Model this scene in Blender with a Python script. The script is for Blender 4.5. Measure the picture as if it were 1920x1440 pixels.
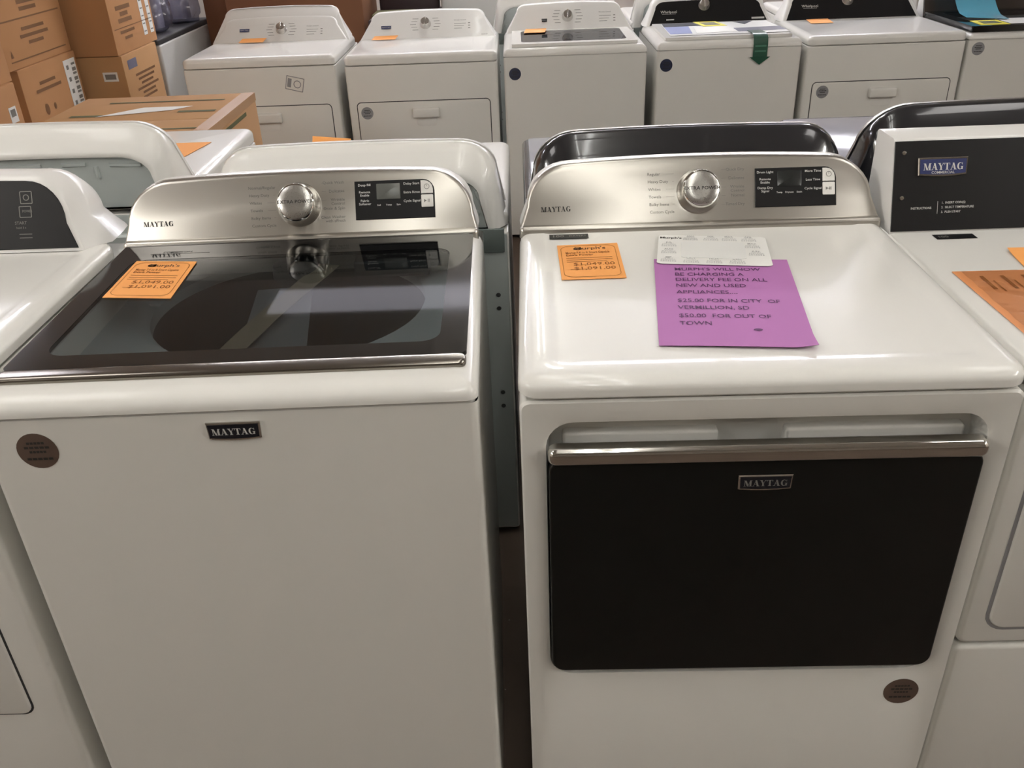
import bpy, bmesh, math, random
from mathutils import Vector, Matrix, noise

for _o in list(bpy.data.objects):
    bpy.data.objects.remove(_o)
SC = bpy.context.scene
COL = SC.collection
random.seed(7)

# ------------------------------------------------------------------ camera
FPX, YAW, PITCH, ROLL = 1656.8, -0.0206, 0.5143, -0.0409
CPOS = Vector((0.012, -1.0475, 1.5878))
_f = Vector((math.sin(YAW) * math.cos(PITCH), math.cos(YAW) * math.cos(PITCH), -math.sin(PITCH)))
_r = Vector((math.cos(YAW), -math.sin(YAW), 0))
_u = _r.cross(_f)
_R = _r * math.cos(ROLL) + _u * math.sin(ROLL)
_U = -_r * math.sin(ROLL) + _u * math.cos(ROLL)
cam_d = bpy.data.cameras.new('camera')
cam_d.sensor_width = 36.0
cam_d.lens = FPX * 36.0 / 1920.0
cam_d.clip_start = 0.02
cam = bpy.data.objects.new('camera', cam_d)
cam.matrix_world = Matrix(((_R.x, _U.x, -_f.x, CPOS.x), (_R.y, _U.y, -_f.y, CPOS.y), (_R.z, _U.z, -_f.z, CPOS.z), (0, 0, 0, 1)))
COL.objects.link(cam)
SC.camera = cam

# ------------------------------------------------------------------ world, exposure, light levels
W_ = bpy.data.worlds.new('world')
SC.world = W_
W_.use_nodes = True
W_.node_tree.nodes['Background'].inputs[0].default_value = (0.95, 0.93, 0.9, 1)
W_.node_tree.nodes['Background'].inputs[1].default_value = 0.02
SC.view_settings.view_transform = 'Standard'
SC.view_settings.look = 'None'
SC.view_settings.gamma = 1.0
SC.view_settings.use_curve_mapping = False
SC.view_settings.exposure = 0.12
SC.cycles.use_denoising = True
SC.cycles.max_bounces = 4
SC.cycles.use_adaptive_sampling = True
SC.cycles.adaptive_threshold = 0.12
SC.cycles.adaptive_min_samples = 16
SC.cycles.diffuse_bounces = 3
SC.cycles.glossy_bounces = 3
SC.cycles.transparent_max_bounces = 12
SC.cycles.sample_clamp_indirect = 6.0
TUBE_MAIN = ((1.0, 0.995, 0.96), 20.0)      # the line of twin tubes over the aisle
FILL_TUBE_SIDE = ((1.0, 0.98, 0.945), 88.0)      # warmer fill tubes added left and right to brighten the machine fronts
PANEL_COOL = ((0.90, 0.89, 1.0), 4.0)      # cooler panels over the far rows, all but the wide one added as fill
FILL_PANEL_WARM = ((1.0, 0.96, 0.93), 4.0)      # fill panels added over the front row to even out its light
CEIL = 2.85


# ------------------------------------------------------------------ materials
def lin(h):
    h = h.lstrip('#')
    c = [int(h[i:i + 2], 16) / 255 for i in (0, 2, 4)]
    return tuple(v / 12.92 if v <= 0.04045 else ((v + 0.055) / 1.055) ** 2.4 for v in c) + (1.0,)


MATS = {}


def mat(name, col, rough=0.5, metal=0.0, coat=0.0, spec=0.5, var=0.0, scale=30.0, bump=0.0, emit=None, aniso=0.0):
    m = bpy.data.materials.new(name)
    m.use_nodes = True
    nt = m.node_tree
    b = nt.nodes['Principled BSDF']
    c = lin(col) if isinstance(col, str) else col
    b.inputs['Base Color'].default_value = c
    b.inputs['Roughness'].default_value = rough
    b.inputs['Metallic'].default_value = metal
    b.inputs['Coat Weight'].default_value = coat
    b.inputs['Coat Roughness'].default_value = 0.06
    b.inputs['Specular IOR Level'].default_value = spec
    if aniso:
        b.inputs['Anisotropic'].default_value = aniso
    if emit:
        b.inputs['Emission Color'].default_value = tuple(emit[0]) + (1,)
        b.inputs['Emission Strength'].default_value = emit[1]
    if var or bump:
        tc = nt.nodes.new('ShaderNodeTexCoord')
        nz = nt.nodes.new('ShaderNodeTexNoise')
        nz.inputs['Scale'].default_value = scale
        nz.inputs['Detail'].default_value = 4
        nt.links.new(tc.outputs['Object'], nz.inputs['Vector'])
        if var:
            mx = nt.nodes.new('ShaderNodeMix')
            mx.data_type = 'RGBA'
            mx.inputs[6].default_value = tuple(v * (1 - var) for v in c[:3]) + (1,)
            mx.inputs[7].default_value = tuple(min(1, v * (1 + var)) for v in c[:3]) + (1,)
            nt.links.new(nz.outputs['Fac'], mx.inputs[0])
            nt.links.new(mx.outputs[2], b.inputs['Base Color'])
        if bump:
            bp = nt.nodes.new('ShaderNodeBump')
            bp.inputs['Strength'].default_value = bump
            bp.inputs['Distance'].default_value = 0.002
            nt.links.new(nz.outputs['Fac'], bp.inputs['Height'])
            nt.links.new(bp.outputs['Normal'], b.inputs['Normal'])
    MATS[name] = m
    return m


def glass_mat(name, tint, opacity, rough=0.03):
    m = bpy.data.materials.new(name)
    m.use_nodes = True
    nt = m.node_tree
    nt.nodes.remove(nt.nodes['Principled BSDF'])
    out = nt.nodes['Material Output']
    tr = nt.nodes.new('ShaderNodeBsdfTransparent')
    tr.inputs[0].default_value = lin(tint)
    df = nt.nodes.new('ShaderNodeBsdfDiffuse')
    df.inputs[0].default_value = (0.01, 0.011, 0.012, 1)
    gl = nt.nodes.new('ShaderNodeBsdfGlossy')
    gl.inputs['Roughness'].default_value = rough
    fr = nt.nodes.new('ShaderNodeFresnel')
    fr.inputs[0].default_value = 1.5
    m1 = nt.nodes.new('ShaderNodeMixShader')
    m1.inputs[0].default_value = opacity
    m2 = nt.nodes.new('ShaderNodeMixShader')
    nt.links.new(tr.outputs[0], m1.inputs[1])
    nt.links.new(df.outputs[0], m1.inputs[2])
    ge = nt.nodes.new('ShaderNodeNewGeometry')
    ma = nt.nodes.new('ShaderNodeMath')
    ma.operation = 'SUBTRACT'
    ma.use_clamp = True
    nt.links.new(fr.outputs[0], ma.inputs[0])
    nt.links.new(ge.outputs['Backfacing'], ma.inputs[1])
    nt.links.new(ma.outputs[0], m2.inputs[0])
    nt.links.new(m1.outputs[0], m2.inputs[1])
    nt.links.new(gl.outputs[0], m2.inputs[2])
    nt.links.new(m2.outputs[0], out.inputs[0])
    MATS[name] = m
    return m


def brushed(name, col, rough, stretch):
    m = mat(name, col, rough, 1.0)
    nt = m.node_tree
    b = nt.nodes['Principled BSDF']
    tc = nt.nodes.new('ShaderNodeTexCoord')
    mp = nt.nodes.new('ShaderNodeMapping')
    mp.inputs['Scale'].default_value = stretch
    nz = nt.nodes.new('ShaderNodeTexNoise')
    nz.inputs['Scale'].default_value = 60
    mr = nt.nodes.new('ShaderNodeMapRange')
    mr.inputs[3].default_value = rough - 0.05
    mr.inputs[4].default_value = rough + 0.07
    nt.links.new(tc.outputs['Object'], mp.inputs[0])
    nt.links.new(mp.outputs[0], nz.inputs['Vector'])
    nt.links.new(nz.outputs['Fac'], mr.inputs[0])
    nt.links.new(mr.outputs[0], b.inputs['Roughness'])
    return m


mat('enamel', '#e6e4de', 0.26, coat=0.4, spec=0.2, var=0.01, scale=4)
mat('enamel_front', '#e2e0d9', 0.34, coat=0.25, bump=0.03, scale=500)
mat('white_plastic', '#e8e6e2', 0.3, coat=0.2)
mat('grey_gap', '#3a3a3a', 0.7)
brushed('silver', '#c2beb6', 0.31, (0.6, 30, 30))
brushed('trim_metal', '#8d8880', 0.2, (0.6, 30, 30))
brushed('knob_face', '#c9c7c2', 0.28, (20, 20, 1))
mat('chrome', '#d8d6d2', 0.07, 1.0)
mat('black_gloss', '#0a0a0b', 0.07, coat=0.4, spec=0.5)
mat('door_black', '#0d0f0e', 0.3, spec=0.35)
mat('panel_black', '#121112', 0.42, spec=0.3)
mat('screen', '#5c5e5a', 0.25)
mat('screen_dark', '#232524', 0.2)
mat('button_white', '#e6e4de', 0.35)
mat('dark_enamel', '#232326', 0.16, coat=0.6)
mat('galvanised', '#b3bab7', 0.45, 0.3, var=0.12, scale=9)
mat('galvanised_dark', '#727b78', 0.5, 0.4, var=0.1, scale=9)
mat('pale_gloss', '#b4b4c0', 0.12, coat=0.5)
mat('ink', '#2a2826', 0.6)
mat('ink_grey', '#7d7b76', 0.6)
mat('ink_white', '#cfcfca', 0.5)
mat('ink_purple', '#5c3260', 0.7)
mat('ink_orange', '#9a5d22', 0.7)
mat('ink_brown', '#7b5839', 0.8)
mat('ink_green', '#5a5a38', 0.8)
mat('badge_navy', '#12141c', 0.35)
mat('badge_blue', '#2b3360', 0.35)
mat('sticker_dark', '#5b4a40', 0.35, coat=0.3)
mat('sticker_navy', '#2b2f45', 0.35, coat=0.3)
mat('sticker_grey', '#8e8e90', 0.35, coat=0.3)
mat('orange_card', '#f8aa5e', 0.75, var=0.02, scale=8)
mat('orange_gloss', '#f0a066', 0.3, coat=0.9, var=0.03, scale=12, bump=0.6)
mat('purple_paper', '#b374b0', 0.8, var=0.03, scale=6)
mat('white_paper', '#ecebe6', 0.7)
mat('gloss_paper', '#ebebe7', 0.35, coat=0.15)
mat('print_navy', '#30323f', 0.35, coat=0.3)
mat('print_slate', '#77788a', 0.35, coat=0.3)
mat('print_blue', '#8d97c6', 0.35)
mat('yellow', '#e6dc3a', 0.5)
mat('print_olive', '#5b5a33', 0.5)
mat('tape_green', '#23523f', 0.3, coat=0.4)
mat('tape_green_pale', '#4e7d69', 0.35)
mat('blue_sheet', '#5aa9c4', 0.22, coat=0.6)
mat('tub_grey', '#bcc3c4', 0.5)
mat('drum_steel', '#4a4c4e', 0.45, 0.5)
mat('agitator_grey', '#43474a', 0.5)
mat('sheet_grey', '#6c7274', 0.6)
mat('strip_brown', '#857c68', 0.75, var=0.1, scale=20)
mat('cardboard', '#b58a5e', 0.85, var=0.06, scale=6, bump=0.1)
mat('cardboard_deep', '#b48459', 0.85, var=0.06, scale=6, bump=0.1)
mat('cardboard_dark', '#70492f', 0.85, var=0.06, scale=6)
mat('box_tape', '#b98b5e', 0.35, coat=0.4)
mat('brown_smoke', '#3b332e', 0.18, coat=0.6)
mat('tan_wall', '#c2b9ae', 0.9, var=0.03, scale=3)
mat('dim_wall', '#7f766c', 0.9, var=0.03, scale=3)
mat('ceiling_tile', '#d9d6d0', 0.9, var=0.04, scale=40)
mat('grid_white', '#dcd8d0', 0.6)
mat('freezer_white', '#c8c8c4', 0.4, coat=0.2)
mat('dark_rubber', '#2c2b2c', 0.6)
mat('dark_maroon', '#372829', 0.5)
mat('red_print', '#b3262c', 0.5)
glass_mat('lid_glass', '#d6d9da', 0.03)
glass_mat('pane_far', '#b9c0d2', 0.25)
glass_mat('sleeve', '#f6f4f2', 0.02, 0.1)
glass_mat('clear_bag', '#cbcbd6', 0.12, 0.12)
MATS['clear_bag'].node_tree.nodes['Diffuse BSDF'].inputs[0].default_value = (0.5, 0.5, 0.58, 1)


def floor_mat():
    m = mat('floor_concrete', '#5a4c41', 0.75, var=0.25, scale=7, bump=0.2)
    nt = m.node_tree
    b = nt.nodes['Principled BSDF']
    src = b.inputs['Base Color'].links[0].from_socket
    tc = nt.nodes.new('ShaderNodeTexCoord')
    vo = nt.nodes.new('ShaderNodeTexVoronoi')
    vo.inputs['Scale'].default_value = 26
    lt = nt.nodes.new('ShaderNodeMath')
    lt.operation = 'LESS_THAN'
    lt.inputs[1].default_value = 0.045
    mx = nt.nodes.new('ShaderNodeMix')
    mx.data_type = 'RGBA'
    mx.inputs[7].default_value = (0.35, 0.3, 0.26, 1)
    nt.links.new(tc.outputs['Object'], vo.inputs['Vector'])
    nt.links.new(vo.outputs['Distance'], lt.inputs[0])
    nt.links.new(lt.outputs[0], mx.inputs[0])
    nt.links.new(src, mx.inputs[6])
    nt.links.new(mx.outputs[2], b.inputs['Base Color'])


floor_mat()


# ------------------------------------------------------------------ mesh helpers
def T(x=0, y=0, z=0):
    return Matrix.Translation((x, y, z))


def RZ(a):
    return Matrix.Rotation(a, 4, 'Z')


def RX(a):
    return Matrix.Rotation(a, 4, 'X')


def FRONT(y=0.0, x=0.0, z=0.0):
    """u,v,w -> x, z, outward (-y)"""
    return T(x, y, z) @ RX(math.pi / 2)


def BACK(y=0.0, x=0.0, z=0.0):
    """u,v,w -> -x, z, outward (+y)"""
    return T(x, y, z) @ RZ(math.pi) @ RX(math.pi / 2)


def rrect(x0, x1, y0, y1, r, n=4):
    r = max(1e-5, min(r, (x1 - x0) / 2 - 1e-6, (y1 - y0) / 2 - 1e-6))
    pts = []
    for cx, cy, a0 in ((x1 - r, y0 + r, -90), (x1 - r, y1 - r, 0), (x0 + r, y1 - r, 90), (x0 + r, y0 + r, 180)):
        for k in range(n + 1):
            a = math.radians(a0 + 90 * k / n)
            pts.append((cx + r * math.cos(a), cy + r * math.sin(a)))
    return pts


def circ(cx, cy, r, n=24, ry=None):
    ry = r if ry is None else ry
    return [(cx + r * math.cos(2 * math.pi * k / n), cy + ry * math.sin(2 * math.pi * k / n)) for k in range(n)]


_TXT = {}


class MB:
    def __init__(self, M=None):
        self.v = []
        self.f = []
        self.M = M

    def add(self, vs, fs, M=None):
        k = len(self.v)
        for p in vs:
            p = Vector(p)
            if M is not None:
                p = M @ p
            self.v.append(p)
        for f in fs:
            self.f.append(tuple(i + k for i in f))
        return self

    def loft(self, rings, M=None, cap0=True, cap1=True, closed=True):
        n = len(rings[0])
        vs = [p for r in rings for p in r]
        fs = []
        for i in range(len(rings) - 1):
            a, b = i * n, (i + 1) * n
            for j in range(n if closed else n - 1):
                j2 = (j + 1) % n
                fs.append((a + j, a + j2, b + j2, b + j))
        if cap0:
            fs.append(tuple(range(n - 1, -1, -1)))
        if cap1:
            fs.append(tuple(range((len(rings) - 1) * n, len(rings) * n)))
        return self.add(vs, fs, M)

    def box(self, x0, x1, y0, y1, z0, z1, M=None):
        return self.loft([[(x0, y0, z0), (x1, y0, z0), (x1, y1, z0), (x0, y1, z0)],
                          [(x0, y0, z1), (x1, y0, z1), (x1, y1, z1), (x0, y1, z1)]], M)

    def rbox(self, x0, x1, y0, y1, z0, z1, r=0.01, rv=None, M=None, seg=4, both=False, cap1=True, n=4):
        """box with the plan corners rounded by rv and the upper edge by r (both: lower edge too)"""
        rv = r if rv is None else rv
        rings = []

        def ring(d, z):
            rings.append([(x, y, z) for x, y in rrect(x0 + d, x1 - d, y0 + d, y1 - d, max(rv - d, 0.0006), n)])
        if both:
            for k in range(seg + 1):
                a = math.pi / 2 * k / seg
                ring(r * (1 - math.sin(a)), z0 + r * (1 - math.cos(a)))
        else:
            ring(0, z0)
        if cap1:
            for k in range(seg + 1):
                a = math.pi / 2 * k / seg
                ring(r * (1 - math.cos(a)), z1 - r + r * math.sin(a))
        else:
            ring(0, z1)
        return self.loft(rings, M, True, cap1)

    def plate(self, pts, z0, z1, bev=0.0, M=None):
        """flat outline given thickness, upper edge chamfered by shrinking about the centroid"""
        cx = sum(p[0] for p in pts) / len(pts)
        cy = sum(p[1] for p in pts) / len(pts)
        rings = [[(x, y, z0) for x, y in pts]]
        if bev:
            hx = max(abs(p[0] - cx) for p in pts)
            hy = max(abs(p[1] - cy) for p in pts)
            rings.append([(x, y, z1 - bev) for x, y in pts])
            rings.append([(cx + (x - cx) * (hx - bev) / hx, cy + (y - cy) * (hy - bev) / hy, z1) for x, y in pts])
        else:
            rings.append([(x, y, z1) for x, y in pts])
        return self.loft(rings, M)

    def ringplate(self, outer, inner, z0, z1, M=None):
        o0 = [(x, y, z0) for x, y in outer]
        o1 = [(x, y, z1) for x, y in outer]
        i1 = [(x, y, z1) for x, y in inner]
        i0 = [(x, y, z0) for x, y in inner]
        return self.loft([o0, o1, i1, i0, o0], M, False, False)

    def lathe(self, prof, M=None, n=28, cap=True):
        rings = [[(r * math.cos(2 * math.pi * k / n), r * math.sin(2 * math.pi * k / n), z) for k in range(n)] for r, z in prof]
        return self.loft(rings, M, cap, cap)

    def tube(self, pts, r, n=8, M=None):
        pts = [Vector(p) for p in pts]
        rings = []
        for i, p in enumerate(pts):
            d = (pts[min(i + 1, len(pts) - 1)] - pts[max(i - 1, 0)]).normalized()
            a = d.orthogonal().normalized() if abs(d.z) > 0.9 else d.cross(Vector((0, 0, 1))).normalized()
            b = d.cross(a)
            rings.append([tuple(p + r * (math.cos(2 * math.pi * k / n) * a + math.sin(2 * math.pi * k / n) * b)) for k in range(n)])
        return self.loft(rings, M)

    def stroke(self, x0, y0, x1, y1, w, z, M=None):
        """vertical-ish stroke of horizontal width w (flat lettering)"""
        return self.add([(x0 - w / 2, y0, z), (x0 + w / 2, y0, z), (x1 + w / 2, y1, z), (x1 - w / 2, y1, z)], [(0, 1, 2, 3)], M)

    def rect(self, x0, x1, y0, y1, z, M=None):
        return self.add([(x0, y0, z), (x1, y0, z), (x1, y1, z), (x0, y1, z)], [(0, 1, 2, 3)], M)

    def text(self, s, size, u, v, w=0.0006, align='LEFT', sx=1.0, M=None, bold=0.0):
        key = (s, align, bold)
        if key not in _TXT:
            cu = bpy.data.curves.new('lettering', 'FONT')
            cu.body = s
            cu.size = 1.0
            cu.align_x = align
            cu.align_y = 'CENTER'
            cu.resolution_u = 2
            cu.offset = bold
            cu.fill_mode = 'FRONT'
            ob = bpy.data.objects.new('lettering', cu)
            me = bpy.data.meshes.new_from_object(ob)
            _TXT[key] = ([tuple(p.co) for p in me.vertices], [tuple(p.vertices) for p in me.polygons])
            bpy.data.objects.remove(ob)
            bpy.data.meshes.remove(me)
            bpy.data.curves.remove(cu)
        vs, fs = _TXT[key]
        return self.add([(u + x * size * sx, v + y * size, w) for x, y, z in vs], fs, M)

    def serif(self, s, size, u, v, w=0.0006, M=None):
        """the serif wordmark, centred at u,v; size = cap height"""
        adv = {'M': 1.2, 'A': 0.98, 'Y': 0.92, 'T': 0.9, 'G': 0.98}
        tot = sum(adv[c] for c in s)
        x = u - tot * size / 2
        y0 = v - size / 2
        h = size

        def q(ax, ay, bx, by, wd):
            self.stroke(x + ax * h, y0 + ay * h, x + bx * h, y0 + by * h, wd * h, w, M)

        def sf(cx, y, wd):
            self.rect(x + (cx - wd / 2) * h, x + (cx + wd / 2) * h, y0 + y * h, y0 + (y + 0.07) * h, w, M)
        for c in s:
            if c == 'M':
                q(0.17, 0, 0.17, 1, 0.07); q(0.24, 1, 0.6, 0, 0.22); q(0.6, 0, 0.92, 1, 0.07); q(0.95, 0, 0.95, 1, 0.22)
                sf(0.16, 0, 0.3); sf(0.95, 0, 0.44); sf(0.17, 0.93, 0.3); sf(1.0, 0.93, 0.34)
            elif c == 'A':
                q(0.16, 0, 0.48, 1, 0.07); q(0.76, 0, 0.46, 1, 0.23); self.rect(x + 0.28 * h, x + 0.66 * h, y0 + 0.3 * h, y0 + 0.37 * h, w, M)
                sf(0.15, 0, 0.3); sf(0.76, 0, 0.42)
            elif c == 'Y':
                q(0.47, 0, 0.47, 0.46, 0.23); q(0.47, 0.42, 0.18, 1, 0.23); q(0.47, 0.42, 0.8, 1, 0.07)
                sf(0.47, 0, 0.44); sf(0.2, 0.93, 0.42); sf(0.8, 0.93, 0.28)
            elif c == 'T':
                q(0.45, 0, 0.45, 1, 0.23); sf(0.45, 0, 0.46); sf(0.45, 0.93, 0.84); q(0.06, 0.7, 0.08, 1, 0.07); q(0.84, 0.7, 0.82, 1, 0.07)
            elif c == 'G':
                po, pi = [], []
                for k in range(13):
                    a = math.radians(50 + 285 * k / 12)
                    po.append((x + (0.48 + 0.42 * math.cos(a)) * h, y0 + (0.5 + 0.52 * math.sin(a)) * h, w))
                    pi.append((x + (0.52 + 0.22 * math.cos(a)) * h, y0 + (0.5 + 0.44 * math.sin(a)) * h, w))
                self.add(po + pi, [(k, 13 + k, 14 + k, k + 1) for k in range(12)], M)
                q(0.8, 0.02, 0.8, 0.42, 0.2); sf(0.78, 0.4, 0.36); q(0.82, 0.7, 0.82, 1, 0.07)
            x += adv[c] * size
        return self

    def build(self, name, m, parent=None, smooth=True, sharp=38, stuff=None):
        me = bpy.data.meshes.new(name)
        me.from_pydata([tuple(p) for p in self.v], [], self.f)
        me.materials.append(MATS[m])
        if smooth and len(self.f):
            me.polygons.foreach_set('use_smooth', [True] * len(me.polygons))
            me.set_sharp_from_angle(angle=math.radians(sharp))
        me.update()
        ob = bpy.data.objects.new(name, me)
        COL.objects.link(ob)
        if parent is not None:
            ob.parent = parent
        if stuff is None:
            stuff = any(k in name for k in ('lettering', 'print', 'marks', 'symbols', 'lines', 'barcode')) and len(self.f) > 1
        if stuff:
            ob['kind'] = 'stuff'
        return ob


def thing(name, label, cat, loc=(0, 0, 0), rz=0.0, group=None):
    o = bpy.data.objects.new(name, None)
    o.empty_display_size = 0.1
    COL.objects.link(o)
    o.location = loc
    o.rotation_euler = (0, 0, rz)
    o['label'] = label
    o['category'] = cat
    if group:
        o['group'] = group
    return o


def tag(o, label, cat, group=None):
    o['label'] = label
    o['category'] = cat
    if group:
        o['group'] = group
    return o


def struct(o):
    o['kind'] = 'structure'
    return o


# ------------------------------------------------------------------ the room
X0, X1, Y0, Y1 = -4.2, 4.6, -4.2, 9.5
struct(MB().box(X0, X1, Y0, Y1, -0.1, 0).build('floor', 'floor_concrete', smooth=False))
struct(MB().box(X0, X1, Y1, Y1 + 0.1, 0, CEIL + 0.1).build('wall_back', 'tan_wall', smooth=False))
struct(MB().box(X0, X1, Y0 - 0.1, Y0, 0, CEIL + 0.1).build('wall_front', 'dim_wall', smooth=False))
struct(MB().box(X0 - 0.1, X0, Y0, Y1, 0, CEIL + 0.1).build('wall_left', 'tan_wall', smooth=False))
struct(MB().box(X1, X1 + 0.1, Y0, Y1, 0, CEIL + 0.1).build('wall_right', 'tan_wall', smooth=False))
ceil = struct(MB().box(X0, X1, Y0, Y1, CEIL, CEIL + 0.1).build('ceiling', 'ceiling_tile', smooth=False))
gb = MB()
x = X0 + 0.6
while x < X1:
    gb.box(x - 0.012, x + 0.012, Y0, Y1, CEIL - 0.006, CEIL + 0.001)
    x += 0.61
y = Y0 + 0.6
while y < Y1:
    gb.box(X0, X1, y - 0.012, y + 0.012, CEIL - 0.006, CEIL + 0.001)
    y += 1.22
gb.build('ceiling_grid', 'grid_white', ceil, smooth=False)


def light_fixture(label, x, y, along_y, level, L=1.2):
    (c, s) = level
    key = 'tube_%s' % ('_'.join('%.2f' % v for v in tuple(c) + (s,)))
    if key not in MATS:
        mat(key, (0.9, 0.9, 0.9, 1), 0.4, emit=(c, s))
    t = thing('ceiling_light', label, 'light', (x, y, CEIL - 0.005), 0 if along_y else math.pi / 2, 'twin tube ceiling lights')
    b = MB()
    b.loft([[(-0.14, a, 0), (-0.06, a, -0.05), (0.06, a, -0.05), (0.14, a, 0)] for a in (-L / 2 - 0.02, L / 2 + 0.02)])
    b.build('housing', 'grid_white', t, smooth=False)
    for sx in (-1, 1):
        MB().tube([(sx * 0.085, -L / 2, -0.058), (sx * 0.085, L / 2, -0.058)], 0.019, 6).build('tube', key, t)
        for sy in (-1, 1):
            e = MB().box(sx * 0.085 - 0.012, sx * 0.085 + 0.012, sy * (L / 2 + 0.008) - 0.008, sy * (L / 2 + 0.008) + 0.008, -0.08, 0)
            e.build('lamp_holder', 'white_plastic', t, smooth=False)
    return t


def light_panel(label, x, y, level, w=0.58, L=1.18):
    (c, st) = level
    key = 'panel_glow_%.2f_%.2f' % (c[2], st)
    if key not in MATS:
        mat(key, (0.9, 0.9, 0.9, 1), 0.4, emit=(c, st))
    t = thing('ceiling_panel_light', label, 'light', (x, y, CEIL - 0.003), 0, 'diffuser panel ceiling lights')
    MB().ringplate(rrect(-w / 2 - 0.02, w / 2 + 0.02, -L / 2 - 0.02, L / 2 + 0.02, 0.003, 2), rrect(-w / 2, w / 2, -L / 2, L / 2, 0.003, 2), -0.014, 0).build('frame', 'grid_white', t, smooth=False)
    MB().box(-w / 2, w / 2, -L / 2, L / 2, -0.008, -0.002).build('diffuser', key, t, smooth=False)
    return t


ORD = ('first', 'second', 'third', 'fourth', 'fifth', 'sixth', 'seventh')
for i, (yy, lv) in enumerate(((-1.8, 1.15), (-0.4, 0.65), (1.0, 0.5), (4.15, 1.3), (5.6, 1.6))):
    light_fixture('twin tube ceiling light in the centre line, %s from the front' % ORD[i], 0.12, yy, True, (TUBE_MAIN[0], TUBE_MAIN[1] * lv))
for sx, nm in ((-3.6, 'left'), (3.8, 'right')):
    for i, yy in enumerate((-2.0, -0.6)):
        light_fixture('added warm twin tube fill light on the %s, %s from the front' % (nm, ORD[i]), sx, yy, True, FILL_TUBE_SIDE)
light_panel('wide cool diffuser panel in the ceiling above the far row', -0.80, 4.45, (PANEL_COOL[0], 1.15), 1.8, 0.4)
light_panel('added cool square fill panel in the ceiling above the navy console washer', 1.0, 5.3, (PANEL_COOL[0], 4.0), 1.15, 0.6)  # this and the three panels below are fill added for the far row
light_panel('added cool square fill panel in the ceiling above the black console dryer', 2.3, 5.3, (PANEL_COOL[0], 4.0), 1.15, 0.6)
light_panel('added cool fill panel in the ceiling at the far right', 3.8, 4.0, PANEL_COOL)
light_panel('added cool fill panel in the ceiling at the far left wall', -3.6, 4.0, (PANEL_COOL[0], 14.0))
for i, xx in enumerate((-2.0, -0.6, 1.0, 2.4)):
    light_fixture('added cool twin tube fill light beyond the far row, %s from the left' % ORD[i], xx, 6.1, False, ((0.93, 0.92, 1.0), 75.0))  # fill tubes added past the far row to brighten its tops
light_panel('added warm fill panel in the ceiling left of the glass lid washer', -1.7, 0.35, FILL_PANEL_WARM)
light_panel('added warm fill panel in the ceiling right of the notice dryer', 1.9, 0.35, FILL_PANEL_WARM)


# ------------------------------------------------------------------ laundry machine parts
def cabinet(t, W, D, zs, m='enamel_front', open_top=False, rv=0.012):
    b = MB()
    b.rbox(-W / 2, W / 2, 0, D, 0.022, zs, 0.004, rv, cap1=not open_top, n=3)
    b.build('cabinet', m, t)
    for sx in (-1, 1):
        for yy in (0.05, D - 0.05):
            MB().lathe([(0.022, 0.0), (0.022, 0.008), (0.01, 0.012), (0.01, 0.03)], T(sx * (W / 2 - 0.05), yy, 0), 10).build('levelling_foot', 'dark_rubber', t)


def outline(hb, ht, H, rx, rz, crown=0.0):
    pts = []
    for k in range(4):
        s = k / 4
        pts.append((-hb + (hb - ht) * s, (H - rz) * s))
    for k in range(9):
        a = math.pi / 2 * k / 8
        pts.append((-ht + rx * (1 - math.cos(a)), H - rz + rz * math.sin(a)))
    for k in range(1, 8):
        s = -1 + 2 * k / 8
        pts.append(((ht - rx) * s, H + crown * (1 - s * s)))
    mir = [(-p[0], p[1]) for p in reversed(pts[:13])]
    return pts + mir


def ring3(o, hb, H, a, b, yb, tn, zb):
    return [(x * (hb - a) / hb, yb + h * (H - b) / H * tn, zb + h * (H - b) / H) for x, h in o]


def face_matrix(yb, zb, tilt):
    s, c = math.sin(tilt), math.cos(tilt)
    return Matrix(((1, 0, 0, 0), (0, s, -c, yb), (0, c, s, zb), (0, 0, 0, 1)))


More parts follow.
